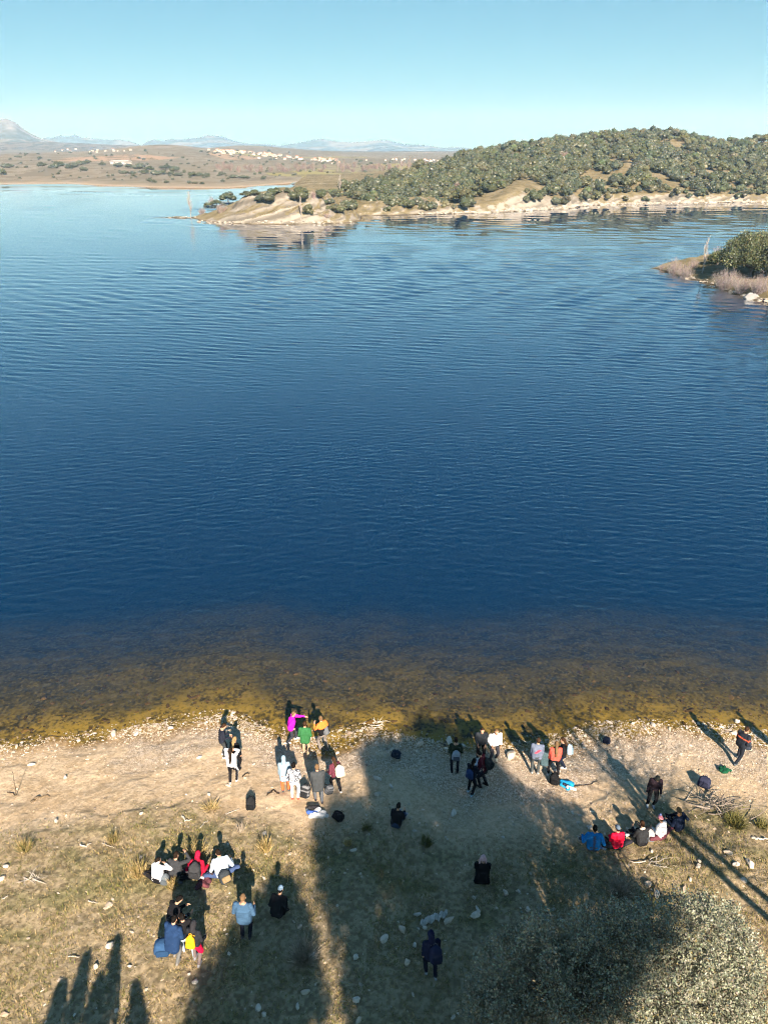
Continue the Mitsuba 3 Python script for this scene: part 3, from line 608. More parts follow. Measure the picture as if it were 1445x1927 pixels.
    # trousers
    ms = [blob((hip + V(-.075, -.01, .06), .10 * bulk), (hip + V(.075, -.01, .06), .10 * bulk), (hip + V(-.085, -.02, -.03), .105), (hip + V(.085, -.02, -.03), .105))]
    for hj, kn, an in legs:
        if shorts: ms += [blob((hj, .105), (hj + (kn - hj) * .92, .088))]
        else: ms += [blob((hj, .098), (kn, .066)), blob((kn, .066), (an + unit(kn - an) * .02, .052))]
    def tp(v, c):
        if stripe is not None:
            for q, sgn in ((0, -1), (1, 1)):
                hj, kn, an = legs[q]; side = (v[:, 0] - np.interp(v[:, 2], [an[2], kn[2], hj[2]], [an[0], kn[0], hj[0]])) * sgn
                c[(side > .052) & (v[:, 2] < .90)] = stripe
        return c
    part(k, 'trousers', vply(put(cloth_mesh(union(ms), trousers, rng, 0.055, 0.008, tp)), smooth=True))
    if shorts:
        part(k, 'leggings', vply(put(cloth_mesh(union([blob((hj + (kn - hj) * .8, .062), (kn, .056), (an + unit(kn - an) * .02, .045)) for hj, kn, an in legs]), shorts, rng, 0.06, 0.003)), smooth=True))
    # jacket with sleeves, perhaps a skirted hem
    lo = .02 - coat
    ms = [blob((hip + up * lo + sd * .09 - fw * .005, .112 * bulk), (hip + up * lo - sd * .09 - fw * .005, .112 * bulk), (hip + up * .33 + sd * .09, .128 * bulk), (hip + up * .33 - sd * .09, .128 * bulk), (neck - up * .055 + sd * .12, .070), (neck - up * .055 - sd * .12, .070), (neck - up * .02, .07))]
    for a, e, w in arms: ms += [blob((a, .072 + .03 * (bulk - 1)), (e, .056 + .03 * (bulk - 1))), blob((e, .056 + .03 * (bulk - 1)), (w - unit(w - e) * .01, .044))]
    if skirt: ms += [blob((hip + sd * .11, .13), (hip - sd * .11, .13), (V(-.19, .0, skirt), .08), (V(.19, .0, skirt), .08), (V(0, .22, skirt), .07))]
    part(k, 'jacket', vply(put(cloth_mesh(union(ms), jacket, rng, 0.045, 0.019, pattern)), smooth=True))
    if collar is not None: part(k, 'collar', vply(put(cloth_mesh(blob((neck - up * .01 + sd * .06, .055), (neck - up * .01 - sd * .06, .055), (neck + up * .045 - fw * .045, .04)), collar, rng, 0.05, 0.006)), smooth=True))
    for hj, kn, an in legs:
        toe = an + V(0, .15, -.055); part(k, 'shoe', vply(put(cloth_mesh(blob((an + V(0, -.035, -.050), .038), (an + V(0, .06, -.052), .040), (toe, .032), (an + V(0, 0, .0), .048)), shoes, rng, 0.09, 0.002)), smooth=True))
    # hair, hat, hood
    E = lambda kx: m3.Manifold.hull_points(((SPH * V(.076, .096, .112) * kx) @ np.stack([hsd, hfw, hup])) + head - hfw * .008 + hup * .006)
    if not hood:
        nrm = unit(-hfw * .85 + hup * .55); hm = [E(1.10).trim_by_plane(nrm.tolist(), float(head @ nrm + .008))]
        if long: hm += [blob((HP(0, -.055, .03), .072), (HP(0, -.09, -.10), .062)), blob((HP(0, -.09, -.10), .062), (neck - up * .10 - fw * .145, .060)), blob((neck - up * .10 - fw * .145, .060), (neck - up * .30 - fw * .155, .035))]
        part(k, 'hair', vply(put(cloth_mesh(union(hm), HAIR[hair], rng, 0.045, 0.009, amount=0.3)), smooth=True))
    else:
        nrm = unit(-hfw * .9 + hup * .30); part(k, 'hood', vply(put(cloth_mesh(union([E(1.26).trim_by_plane(nrm.tolist(), float(head @ nrm - .045)), blob((HP(0, -.06, -.06), .085), (neck - fw * .03, .10))]), hood, rng, 0.05, 0.010)), smooth=True))
    if hat is not None:
        kind, hc = hat; nrm = unit(hup - hfw * .12)
        ms = [E(1.17).trim_by_plane(nrm.tolist(), float(head @ nrm + (-.04 if hat[0] == 'scarf' else .022)))]
        if kind == 'cap': ms.append(blob((HP(-.05, .095, .045), .012), (HP(.05, .095, .045), .012), (HP(-.035, .165, .025), .010), (HP(.035, .165, .025), .010), S=OCT))
        if kind == 'scarf': ms += [blob((HP(-.08, -.02, .0), .035), (HP(-.11, -.05, -.16), .03)), blob((HP(.08, -.02, .0), .035), (HP(.10, -.05, -.12), .03))]
        hk = part(k, 'hat', vply(put(cloth_mesh(union(ms), hc, rng, 0.045, 0.004)), smooth=True))
        if kind == 'pompom': scene[hk + '__pompom'] = vply(put(cloth_mesh(blob((HP(0, -.02, .165), .042)), (0.16, 0.20, 0.42), rng, 0.03, 0.006)), smooth=True)
    PEOPLE[tag] = dict(key=k, s=s, R=Rw, org=org, Rt=Rt, hip=hip, neck=neck, up=up, fw=fw, sd=sd, arms=arms)
    return k

def bag(label, pos, R, size, color, kind='backpack', trim=(0.02, 0.02, 0.022), pocket=None, seed=0, category='backpack', stripes=None):
    """A rucksack: rounded body, front pocket, carrying loop and two shoulder straps. Local x is across, y towards the wearer's back, z up; the origin is the middle of the bottom."""
    k = thing(kind, label, category); rng = np.random.default_rng(1500 + seed); w, d, h = size
    put = lambda m: (m[0] @ np.asarray(R).T + pos, m[1], np.clip(m[2], 0.003, 0.9))
    r = min(w, d) * .36
    body = blob(*[(V(x * (w / 2 - r), y * (d / 2 - r), r), r) for x in (-1, 1) for y in (-1, 1)], *[(V(x * (w / 2 - r) * .86, y * (d / 2 - r), h * .66), r) for x in (-1, 1) for y in (-1, 1)], (V(0, d * .12, h - r), r * 1.0))
    pat = None
    if stripes: 
        def pat(v, c):
            b = np.sin(v[:, 2] * 2 * math.pi / (h * .26)) > .25; c[b] = stripes; return c
    part(k, 'body', vply(put(cloth_mesh(body, color, rng, 0.045, 0.012, pat)), smooth=True))
    pk = blob(*[(V(x * w * .26, -d / 2, z), .045) for x in (-1, 1) for z in (h * .18, h * .40)])
    part(k, 'pocket', vply(put(cloth_mesh(pk, pocket or tuple(np.array(color) * .7), rng, 0.05, 0.006)), smooth=True))
    t = np.linspace(0, math.pi, 8); lp = tube(np.stack([.045 * np.cos(t), 0 * t + d * .25, h - .015 + .05 * np.sin(t)], 1), .009, 5)
    part(k, 'handle', vply(put((*lp, np.broadcast_to(trim, (len(lp[0]), 3)))), smooth=True))
    for sx in (-1, 1):
        t = np.linspace(0, 1, 9); lp = tube(np.stack([sx * (w * .24 + .03 * np.sin(t * 3.14)), d / 2 + .085 * np.sin(t * 3.14), h * (.90 - .78 * t)], 1), .016, 5)
        part(k, 'strap', vply(put((*lp, np.broadcast_to(trim, (len(lp[0]), 3)))), smooth=True))
    return k
def worn(tag, label, size, color, seed=0, side=0.0, drop_=0.0, **kw):
    p = PEOPLE[tag]; s = p['s']; R = p['R'] @ p['Rt']
    c = p['hip'] * .62 + p['neck'] * .38 - p['fw'] * (.135 + size[1] / 2 / s) - p['up'] * (.13 + drop_) + p['sd'] * side
    return bag(label, p['org'] + p['R'] @ (c * s), R, size, color, seed=seed, **kw)
def laid(label, px, size, color, yaw=0, pitch=0.0, roll=0.0, lift=0.0, seed=0, **kw):
    return bag(label, at(*px) + V(0, 0, lift), rot3(math.radians(-yaw), pitch, roll), size, color, seed=seed, **kw)
def heap(label, px, w, d, h, colors, seed, category='jacket', name='folded_jacket', yaw=0):
    """Clothing thrown down in a heap: a crumpled main piece and a sleeve or two over it."""
    rng = np.random.default_rng(seed); k = thing(name, label, category); org = at(*px); R = rotz(math.radians(-yaw))
    put = lambda m: (m[0] @ R.T + org, m[1], np.clip(m[2], 0.003, 0.9))
    part(k, 'cloth', vply(put(cloth_mesh(union([blob((V(rng.uniform(-.3, .3) * w, rng.uniform(-.3, .3) * d, h * .30), h * rng.uniform(.28, .45)), (V(rng.uniform(-.45, .45) * w, rng.uniform(-.45, .45) * d, h * .18), h * .25)) for _ in range(6)]), colors[0], rng, 0.035, 0.030)), smooth=True))
    for c in colors[1:]:
        a = V(rng.uniform(-.4, .1) * w, rng.uniform(-.4, .4) * d, h * .55); b = a + V(w * .4, rng.uniform(-.3, .3) * d, -h * .2)
        part(k, 'sleeve', vply(put(cloth_mesh(blob((a, h * .26), (b, h * .20)), c, rng, 0.035, 0.022)), smooth=True))
    return k

BLK, NAVY, DGREY = (0.014, 0.014, 0.017), (0.014, 0.018, 0.038), (0.035, 0.037, 0.042)
WSH = (0.70, 0.70, 0.72)
# --- waterside, west end
person('phoneboy', 'person in a dark jacket farthest along the west beach, white shoes', (422, 1424), 70, 1.66, (0.022, 0.025, 0.040), (0.045, 0.050, 0.055), 'brown', WSH, lean=8, hands=[(-.10, .30, 1.0), (.10, .32, 1.0)], nod=28, collar=SKIN)
person('fairgirl', 'fair haired person in black almost hidden behind the person in the white sweater', (446, 1449), 25, 1.60, BLK, BLK, 'fair', BLK, long=True, lean=4)
person('whitegirl', 'person in a white sweater and black trousers with a white side stripe, long brown hair', (440, 1472), 5, 1.64, (0.72, 0.72, 0.76), BLK, 'dark', WSH, long=True, hands=[(-.10, .20, 1.50), (.12, .20, 1.52)], stripe=(0.7, 0.7, 0.72), stride=-.16, nod=4)
# --- group at the centre of the beach
person('magenta', 'person in a bright magenta jacket running with one arm stretched out', (550, 1396), 75, 1.58, (0.66, 0.02, 0.52), (0.040, 0.045, 0.06), 'light', WSH, lean=14, stride=.42, hands=[(-.10, .62, 1.22), (.24, .05, .95)], bulk=1.22, nod=4, coat=.05)
person('green', 'person in a dark green sweater and tan trousers walking towards the water', (576, 1421), 5, 1.66, (0.035, 0.14, 0.055), (0.42, 0.30, 0.20), 'brown', (0.25, 0.22, 0.2), lean=6, stride=.30, hands=[(-.18, .22, 1.0), (.18, .24, 1.0)], bulk=1.1, coat=.12)
def orange_yoke(v, c):
    c[v[:, 2] > 1.20] = (0.78, 0.20, 0.045); return c
person('orange', 'person in a black and orange jacket and grey trousers carrying a grey bag', (609, 1411), 320, 1.70, BLK, (0.20, 0.18, 0.17), 'light', (0.10, 0.09, 0.09), lean=9, stride=.22, hands=[(-.22, .24, 1.30), (.24, .05, .85)], pattern=orange_yoke, nod=4)
bag('grey backpack slung on the shoulder of the person in black and orange', PEOPLE['orange']['org'] + V(.16, -.06, .86), rot3(math.radians(-60), 0, -.55), (.30, .20, .46), (0.13, 0.14, 0.16), seed=1)
person('bluecoat', 'person in a pale blue hooded coat and orange trousers seen from the side', (538, 1488), 350, 1.62, (0.25, 0.36, 0.46), (0.75, 0.13, 0.05), shoes=(0.06, 0.07, 0.08), hood=(0.27, 0.39, 0.48), coat=.26, bulk=1.0, lean=5)
def camo(v, c):
    n = meshkit.noise(v * 22, 3); c[n > .58] = (0.58, 0.60, 0.64); c[n < .40] = (0.035, 0.04, 0.055); return c
person('patterned', 'person in a black and white patterned jacket, white trousers and red shoes', (556, 1503), 3, 1.66, (0.20, 0.22, 0.27), (0.78, 0.77, 0.80), 'black', (0.75, 0.09, 0.07), pattern=camo, hands=[(-.2, .2, 1.0), (.2, .22, 1.0)], coat=.04)
laid('black backpack with grey bands standing beside the person in white trousers', (573, 1501), (.40, .28, .52), (0.03, 0.032, 0.036), yaw=20, pitch=-.35, stripes=(0.22, 0.23, 0.25), seed=2)
person('greycoat', 'light haired person in a wide dark grey coat with a bag at the hip', (600, 1508), 350, 1.72, (0.055, 0.062, 0.070), (0.10, 0.11, 0.13), 'light', (0.03, 0.03, 0.04), coat=.24, bulk=1.18, stride=.18)
bag('dark shoulder bag hanging at the side of the person in the grey coat', PEOPLE['greycoat']['org'] + V(.34, .02, .42), rot3(.5, .2, .3), (.34, .20, .38), (0.05, 0.055, 0.065), seed=3, kind='shoulder_bag', category='bag', stripes=(0.12, 0.13, 0.15))
person('maroon', 'long haired person in a maroon top, black leggings and white shoes', (633, 1489), 330, 1.60, (0.12, 0.035, 0.055), BLK, 'brown', WSH, long=True, stride=.30, lean=12, hands=[(-.24, .2, 1.0), (.2, .2, 1.0)])
worn('maroon', 'cream white rucksack on the back of the person in maroon', (.36, .24, .46), (0.74, 0.67, 0.56), seed=4, side=.08)
laid('black backpack standing alone on the dry grass left of the groups', (472, 1523), (.36, .28, .50), (0.020, 0.022, 0.025), yaw=5, pitch=-.25, seed=5)
heap('heap of white and grey clothes with a blue sleeve on the sand', (597, 1534), .85, .5, .28, [(0.50, 0.52, 0.55), (0.06, 0.12, 0.42), (0.70, 0.71, 0.74), (0.03, 0.03, 0.035)], 31, 'clothes', 'clothes_heap')
laid('black bag lying at the edge of the tree shade', (632, 1548), (.42, .26, .34), BLK, yaw=40, pitch=-.9, lift=.10, seed=6, kind='bag', category='bag')
# --- in the tree shade
laid('dark blue bag with pale straps on the shingle in the shade', (743, 1430), (.40, .26, .34), (0.02, 0.03, 0.05), yaw=30, pitch=-.7, lift=.08, seed=7, trim=(0.35, 0.38, 0.42), kind='bag', category='bag')
person('shadeboy', 'person in a dark green jacket standing alone in the shade with a pale backpack', (855, 1453), 0, 1.66, (0.022, 0.034, 0.022), (0.012, 0.014, 0.022), 'black', BLK, hands=[(-.2, .2, 1.02), (.2, .2, 1.02)], bulk=1.1, collar=SKIN)
worn('shadeboy', 'pale grey backpack hanging low on the person in dark green', (.32, .20, .42), (0.32, 0.35, 0.42), seed=8, drop_=.10, pocket=(0.08, 0.09, 0.12))
person('sitshade', 'person in a black sweater and jeans sitting alone in the shade', (745, 1556), 25, 1.70, BLK, (0.03, 0.05, 0.10), 'black', (0.2, 0.25, 0.35), pose='sit', lean=16)
person('darkcoat', 'person in a dark grey jacket with pale shoes beside the one in white', (903, 1430), 185, 1.70, (0.030, 0.036, 0.046), BLK, 'brown', (0.55, 0.58, 0.62), hands=[(-.16, .2, 1.0), (.16, .2, 1.0)], bulk=1.05)
person('whitejacket', 'brown haired person in a puffy white jacket by the water', (928, 1431), 170, 1.66, (0.82, 0.81, 0.84), (0.05, 0.05, 0.065), 'light', (0.65, 0.65, 0.55), long=True, bulk=1.25, hands=[(-.2, .18, 1.0), (.2, .18, 1.0)])
person('mapgirl', 'dark clothed person with a small blue backpack reading a sheet', (885, 1494), 35, 1.66, (0.012, 0.014, 0.024), BLK, 'black', (0.35, 0.5, 0.6), long=True, stride=.14, hands=[(.0, .34, 1.12), (.30, .28, 1.12)], nod=30)
worn('mapgirl', 'flat blue drawstring backpack on the person reading the sheet', (.30, .12, .42), (0.025, 0.05, 0.14), seed=9)
person('mapboy', 'person in a dark red top bending over the sheet with a black backpack', (908, 1480), 300, 1.72, (0.075, 0.012, 0.022), BLK, 'black', (0.03, 0.02, 0.02), lean=20, hands=[(-.24, .34, 1.02), (.04, .36, 1.02)], nod=30, stride=.16)
worn('mapboy', 'black backpack on the person in dark red', (.34, .22, .46), (0.022, 0.028, 0.032), seed=10)
sk = thing('map_sheet', 'white and pale blue printed sheet held between two people in the shade', 'map')
a, b = PEOPLE['mapgirl'], PEOPLE['mapboy']
mid = 0.25 * sum([p['org'] + p['R'] @ (w[2] * p['s']) for p in (a, b) for w in p['arms']]) + V(0, 0, .04)
gs = np.linspace(-.5, .5, 9); SX, SY = np.meshgrid(gs * .46, gs * .34)
sv = np.stack([SX, SY, .02 * np.sin(SX * 9) + .015 * np.cos(SY * 14)], -1).reshape(-1, 3)
sc = np.where((meshkit.noise(sv * 28, 2) > .55)[:, None], [[0.45, 0.56, 0.72]], [[0.74, 0.77, 0.82]])
sv2 = np.vstack([sv, sv - [0, 0, .003]]) @ rot3(.5, .45).T + mid
sf = grid_faces(9, 9)
scene[sk] = vply((sv2, np.vstack([sf, sf[:, ::-1] + len(sv)]), np.vstack([sc, sc])), smooth=True)
# --- east beach
def logo(v, c):
    m = (v[:, 1] < -.04) & (np.abs(v[:, 0] * 1.0 - .9 * (v[:, 2] - 1.20)) < .055) & (np.abs(v[:, 2] - 1.20) < .09); c[m] = (0.65, 0.06, 0.10); return c
person('greyback', 'person in a grey blue jacket with a red mark on the back', (1006, 1455), 10, 1.70, (0.13, 0.16, 0.24), (0.06, 0.07, 0.075), 'brown', (0.3, 0.32, 0.33), bulk=1.1, pattern=logo, coat=.05)
heap_k = thing('hanging_jacket', 'teal grey jacket hanging from the arm of the person with the red marked back', 'jacket')
rng = np.random.default_rng(5); o = PEOPLE['greyback']['org']
part(heap_k, 'cloth', vply((lambda m: (m[0] + o, m[1], np.clip(m[2], .003, .9)))(cloth_mesh(blob((V(.26, .06, .98), .07), (V(.38, .02, .95), .06), (V(.24, 0, .50), .08), (V(.42, -.02, .44), .07)), (0.06, 0.10, 0.12), rng, .045, .03)), smooth=True))
person('coral', 'long haired person in a coral red jacket with a black hood', (1040, 1459), 5, 1.62, (0.60, 0.10, 0.075), BLK, 'light', WSH, long=True, collar=(0.02, 0.02, 0.022), bulk=1.08, feet=[(-.2, .02, 0), (.2, -.05, 0)])
person('daypack', 'long haired person in black standing side on with a light blue backpack', (1055, 1450), 285, 1.64, BLK, (0.015, 0.02, 0.04), 'brown', WSH, long=True, stride=.24, hands=[(-.12, .28, 1.0), (.12, .30, 1.0)])
worn('daypack', 'light blue backpack on the person standing side on in black', (.30, .20, .44), (0.36, 0.52, 0.66), seed=11)
laid('black open backpack on the sand in front of the coral jacket', (1042, 1477), (.36, .26, .46), (0.015, 0.016, 0.018), yaw=15, pitch=-.4, seed=12)
heap('bright blue jacket thrown over a dark bag on the sand', (1066, 1480), .70, .42, .24, [(0.02, 0.28, 0.55), (0.025, 0.03, 0.05), (0.72, 0.72, 0.70)], 34, yaw=20)
def redyoke(v, c):
    c[(np.abs(v[:, 2] - 1.24) < .020) | (v[:, 2] > 1.455)] = (0.70, 0.12, 0.05); return c
person('walker', 'person in a dark jacket with orange red bands walking along the stony east shore', (1386, 1433), 60, 1.74, (0.022, 0.026, 0.036), (0.020, 0.024, 0.034), 'brown', (0.10, 0.12, 0.14), stride=.46, lean=6, pattern=redyoke, hands=[(-.12, .24, 1.05), (.22, .14, .92)], bulk=1.15)
bag('dark jacket bundle carried under the arm of the person walking the east shore', PEOPLE['walker']['org'] + V(.22, -.05, .68), rot3(1.2, .1, .4), (.32, .20, .44), (0.035, 0.042, 0.06), seed=13, kind='carried_bag', category='bag')
person('pastedge', 'person in dark clothes just past the east edge whose long shadow reaches the water', (1482, 1432), 30, 1.70, BLK, BLK, 'dark', BLK)
heap('dark green jacket lying on the stones near the walking person', (1362, 1450), .50, .34, .18, [(0.012, 0.075, 0.04), (0.010, 0.05, 0.03)], 35, yaw=-20)
laid('dark navy backpack standing on the sand before the branch pile', (1322, 1484), (.46, .30, .46), (0.030, 0.034, 0.065), yaw=35, pitch=-.55, lift=.03, seed=14, trim=(0.08, 0.09, 0.14))
laid('small dark bag by the water on the white shingle', (1140, 1400), (.30, .22, .30), (0.015, 0.02, 0.04), yaw=30, pitch=-.5, seed=15, kind='bag', category='bag')
person('standmid', 'person in a dark jacket standing alone facing the seated row', (1223, 1518), 190, 1.68, (0.035, 0.024, 0.032), BLK, 'black', (0.25, 0.32, 0.4), lean=10, hands=[(-.24, .10, .82), (.24, .10, .82)], nod=30, hat=('beanie', (0.06, 0.06, 0.05)))
# --- the seated row
def blueband(v, c):
    c[(np.abs(v[:, 0]) < .045) & (v[:, 1] < .02)] = (0.07, 0.09, 0.16); return c
person('blue', 'person in a bright blue jacket at the west end of the seated row', (1115, 1600), 8, 1.70, (0.02, 0.20, 0.52), (0.10, 0.10, 0.11), 'dark', (0.3, 0.3, 0.28), pose='sit', lean=14, bulk=1.2, pattern=blueband, feet=[(-.42, .34, 0), (.15, .55, 0)], hands=[(-.36, .22, .40), (.34, .20, .30)])
person('red', 'person in a red jacket and blue grey cap in the seated row', (1160, 1597), 350, 1.66, (0.68, 0.012, 0.045), (0.03, 0.03, 0.04), 'dark', BLK, pose='cross', lean=10, bulk=1.1, hat=('cap', (0.10, 0.14, 0.20)))
person('blackseat', 'brown haired person in black with a pale collar in the seated row', (1207, 1590), 345, 1.70, (0.028, 0.030, 0.034), BLK, 'brown', (0.4, 0.38, 0.34), pose='sit', lean=12, bulk=1.12, collar=(0.72, 0.64, 0.56))
person('pinkhat', 'person in a pale grey sweater and pink bobble hat in the seated row', (1244, 1578), 330, 1.62, (0.52, 0.53, 0.58), (0.13, 0.045, 0.06), 'brown', (0.3, 0.1, 0.12), pose='cross', lean=14, hat=('pompom', (0.75, 0.27, 0.33)))
person('navyseat', 'person in a navy sweater at the east end of the seated row', (1276, 1562), 330, 1.68, (0.012, 0.018, 0.040), (0.015, 0.018, 0.03), 'light', BLK, pose='sit', lean=10, bulk=1.08, collar=(0.55, 0.25, 0.10), hands=[(-.3, .3, .35), (.45, .12, .22)])
laid('grey and white backpack between the person in black and the one in the bobble hat', (1222, 1583), (.32, .22, .42), (0.42, 0.42, 0.44), yaw=10, pitch=-.35, seed=16, trim=(0.05, 0.05, 0.06), pocket=(0.15, 0.16, 0.18))
heap('dark bundle with white trim between the red jacket and the person in black', (1178, 1571), .40, .30, .20, [(0.05, 0.06, 0.08), (0.55, 0.56, 0.58)], 36, 'clothes', 'clothes_heap')
heap('patterned blue and white scarf beside the bright blue jacket', (1131, 1595), .34, .26, .14, [(0.45, 0.50, 0.62), (0.10, 0.22, 0.52)], 37, 'scarf', 'scarf')
heap('pale plastic bag on the grass in front of the blue jacket', (1111, 1559), .34, .22, .10, [(0.48, 0.45, 0.41)], 38, 'bag', 'plastic_bag')
# --- the seated group in the meadow
person('whiteseat', 'dark haired person in a white sweater sitting at the west end of the meadow group', (297, 1660), 15, 1.62, (0.72, 0.73, 0.78), BLK, 'dark', BLK, pose='cross', lean=18, long=False, hands=[(-.1, .30, .66), (.22, .28, .62)], nod=0, turn=20)
laid('small grey backpack behind the person in the white sweater', (311, 1664), (.28, .20, .36), (0.12, 0.145, 0.17), yaw=10, pitch=-.3, seed=17)
person('greyseat', 'person in a dark grey top raising a hand in the meadow group', (330, 1654), 15, 1.74, (0.040, 0.043, 0.050), BLK, 'dark', BLK, pose='cross', lean=18, bulk=1.12, hands=[(-.1, .34, .62), (.20, .48, .66)])
heap('black strapped bag tucked behind the person in dark grey', (333, 1660), .44, .24, .20, [(0.03, 0.032, 0.036), (0.10, 0.10, 0.11)], 39, 'bag', 'bag')
person('redseat', 'person in a red jacket half hidden by a black rucksack in the meadow group', (372, 1652), 5, 1.64, (0.42, 0.012, 0.04), (0.05, 0.04, 0.05), 'black', BLK, pose='cross', lean=20, hands=[(-.3, .18, .46), (.34, .18, .42)], hood=(0.46, 0.014, 0.05), nod=25)
worn('redseat', 'large black rucksack on the person in red in the meadow', (.40, .26, .56), (0.040, 0.042, 0.048), seed=18, drop_=.02)
heap('maroon jacket and bag beside the black rucksack in the meadow', (386, 1661), .50, .60, .26, [(0.085, 0.035, 0.045), (0.14, 0.05, 0.06), (0.5, 0.5, 0.52)], 40)
person('paleseat', 'person in a pale grey blue jacket at the east end of the meadow group', (419, 1650), 340, 1.74, (0.42, 0.50, 0.58), (0.05, 0.08, 0.18), 'dark', (0.4, 0.45, 0.5), pose='cross', lean=24, bulk=1.15, turn=-25, hands=[(-.24, .3, .4), (.34, .24, .4)])
laid('black grey backpack with a tan zip behind the pale blue jacket', (428, 1666), (.38, .28, .46), (0.04, 0.048, 0.058), yaw=-35, pitch=-.8, lift=.08, seed=19, pocket=(0.25, 0.18, 0.10))
# --- the standing trio in the meadow
person('khaki', 'person in black with a khaki waist leaning forward', (333, 1769), 40, 1.74, BLK, (0.03, 0.032, 0.04), 'black', BLK, lean=24, hands=[(.0, .42, 1.05), (.3, .36, 1.02)], nod=30, turn=20, stride=.2, pattern=lambda v, c: np.where((v[:, 2] < .98)[:, None], [[0.42, 0.30, 0.18]], c))
person('bluejacket', 'person in a deep blue jacket and grey trousers with a big blue bag', (333, 1806), 20, 1.66, (0.018, 0.042, 0.11), (0.13, 0.135, 0.14), 'black', (0.2, 0.19, 0.18), lean=16, bulk=1.3, coat=.24, stride=.2, hands=[(-.1, .3, .95), (.24, .3, .95)], nod=20)
bag('large mid blue sports bag on the arm of the person in the deep blue jacket', PEOPLE['bluejacket']['org'] + V(-.34, -.06, .36), rot3(.2, -.3, .1), (.52, .36, .44), (0.030, 0.075, 0.17), seed=20, trim=(0.01, 0.012, 0.02))
person('jeans', 'mostly hidden person in black and pale jeans between the blue and the yellow bag', (356, 1796), 330, 1.64, BLK, (0.32, 0.40, 0.48), 'black', (0.4, 0.4, 0.4), stride=.4, lean=8)
def longshort(v, c): return c
person('yellowpack', 'person in a black hooded top, red shorts and grey leggings with a yellow backpack', (372, 1811), 15, 1.62, (0.022, 0.024, 0.030), (0.68, 0.012, 0.06), shoes=(0.25, 0.25, 0.28), hood=(0.030, 0.030, 0.036), shorts=(0.15, 0.12, 0.12), stride=.18, lean=8, hands=[(-.22, .26, .95), (.24, .24, .95)])
worn('yellowpack', 'bright yellow drawstring backpack on the person in red shorts', (.28, .13, .44), (0.82, 0.42, 0.02), seed=21, pocket=(0.75, 0.36, 0.02), trim=(0.7, 0.4, 0.05))
def quilt(v, c): return c * (0.72 + 0.28 * (np.abs(np.sin(v[:, 2] * 38)) ** 0.5))[:, None]
person('puffer', 'person in a quilted steel blue jacket standing at the edge of the tree shade', (464, 1764), 5, 1.74, (0.050, 0.105, 0.19), (0.010, 0.012, 0.022), 'light', (0.05, 0.05, 0.06), bulk=1.25, coat=.12, pattern=quilt, hands=[(-.22, .24, 1.1), (.26, .22, 1.1)], nod=18, collar=SKIN)
person('crouch', 'crouching person in black with a pale blue cap in the tree shade', (522, 1731), 15, 1.68, BLK, BLK, 'black', BLK, pose='crouch', lean=34, bulk=1.15, hat=('cap', (0.20, 0.30, 0.42)), hands=[(-.2, .3, .3), (.3, .2, .3)])
person('pinkscarf', 'person in a long black coat with a pink scarf kneeling alone in the shade', (906, 1663), 5, 1.66, (0.008, 0.008, 0.010), (0.008, 0.008, 0.010), 'black', BLK, pose='crouch', lean=14, bulk=1.2, hat=('scarf', (0.62, 0.40, 0.43)), skirt=.08, nod=4)
person('nearest', 'person in navy with a bulky rucksack walking in the shade nearest to the camera', (810, 1836), 350, 1.72, (0.014, 0.018, 0.048), (0.012, 0.014, 0.026), 'black', (0.30, 0.32, 0.36), stride=.2, lean=10, hood=(0.018, 0.020, 0.055), bulk=1.1)
worn('nearest', 'bulky dark blue rucksack on the person nearest to the camera', (.36, .26, .52), (0.022, 0.028, 0.065), seed=22, trim=(0.12, 0.13, 0.16), side=.06)

# ------------------------------------------------------------------ trees behind and below the camera: one in view, the rest seen by their shadows
cot = 1 / math.tan(SUN_EL)
def shade_uv(px, py):
    p = at(px, py); return float(p[:2] @ SHADOW) , float(p[:2] @ ACROSS), p[2]
def tree_from_shade(outline, u_base, n, seed, rmin, rmax, zmin=1.5, dev=1.6):
    """Crown lobes of a tree at distance u_base along the sun line whose shade covers the given patch of ground."""
    r_ = np.random.default_rng(seed)
    q = np.array([shade_uv(*p) for p in outline]); P = shapely.Polygon(np.stack([q[:, 0] * math.sin(SUN_EL), q[:, 1]], 1)).buffer(0)
    g = float(q[:, 2].mean()); out = []; x0, y0, x1, y1 = P.bounds; tries = 0
    while len(out) < n and tries < 20000:
        tries += 1
        r = r_.uniform(rmin, rmax); a, b = r_.uniform(x0, x1), r_.uniform(y0, y1)
        if not P.buffer(-r * 0.80).contains(shapely.Point(a, b)): continue
        if any((a - c) ** 2 + (b - d) ** 2 < (0.46 * (r + e)) ** 2 for c, d, e, _ in out): continue
        out.append((a, b, r, r_.normal(0, dev)))
    lobes = []
    for a, b, r, du in out:
        u = a / math.sin(SUN_EL); z = g + (u - u_base - du) / cot
        if z < zmin: du = u - u_base - (zmin - g) * cot; z = zmin
        xy = SHADOW * (u_base + du) + ACROSS * b; lobes.append((xy[0], xy[1], z, r))
    v0 = float(np.mean([b for _, b, _, _ in out])); base = SHADOW * (u_base - 0.3) + ACROSS * v0
    return lobes, (base[0], base[1], float(near_z(base[0], base[1])))
BIG = [(822, 1384), (782, 1400), (740, 1410), (700, 1430), (684, 1452), (697, 1478), (712, 1502), (694, 1524), (664, 1528), (640, 1512), (610, 1530), (598, 1570), (592, 1640), (612, 1690), (622, 1780), (636, 1860), (652, 1960), (850, 1960), (880, 1800), (930, 1700), (978, 1610), (1004, 1550), (990, 1508), (950, 1468), (915, 1440), (892, 1412), (866, 1394)]
lobes, base = tree_from_shade(BIG, -3.5, 150, 3, 0.42, 1.10, 4.0, 1.4)
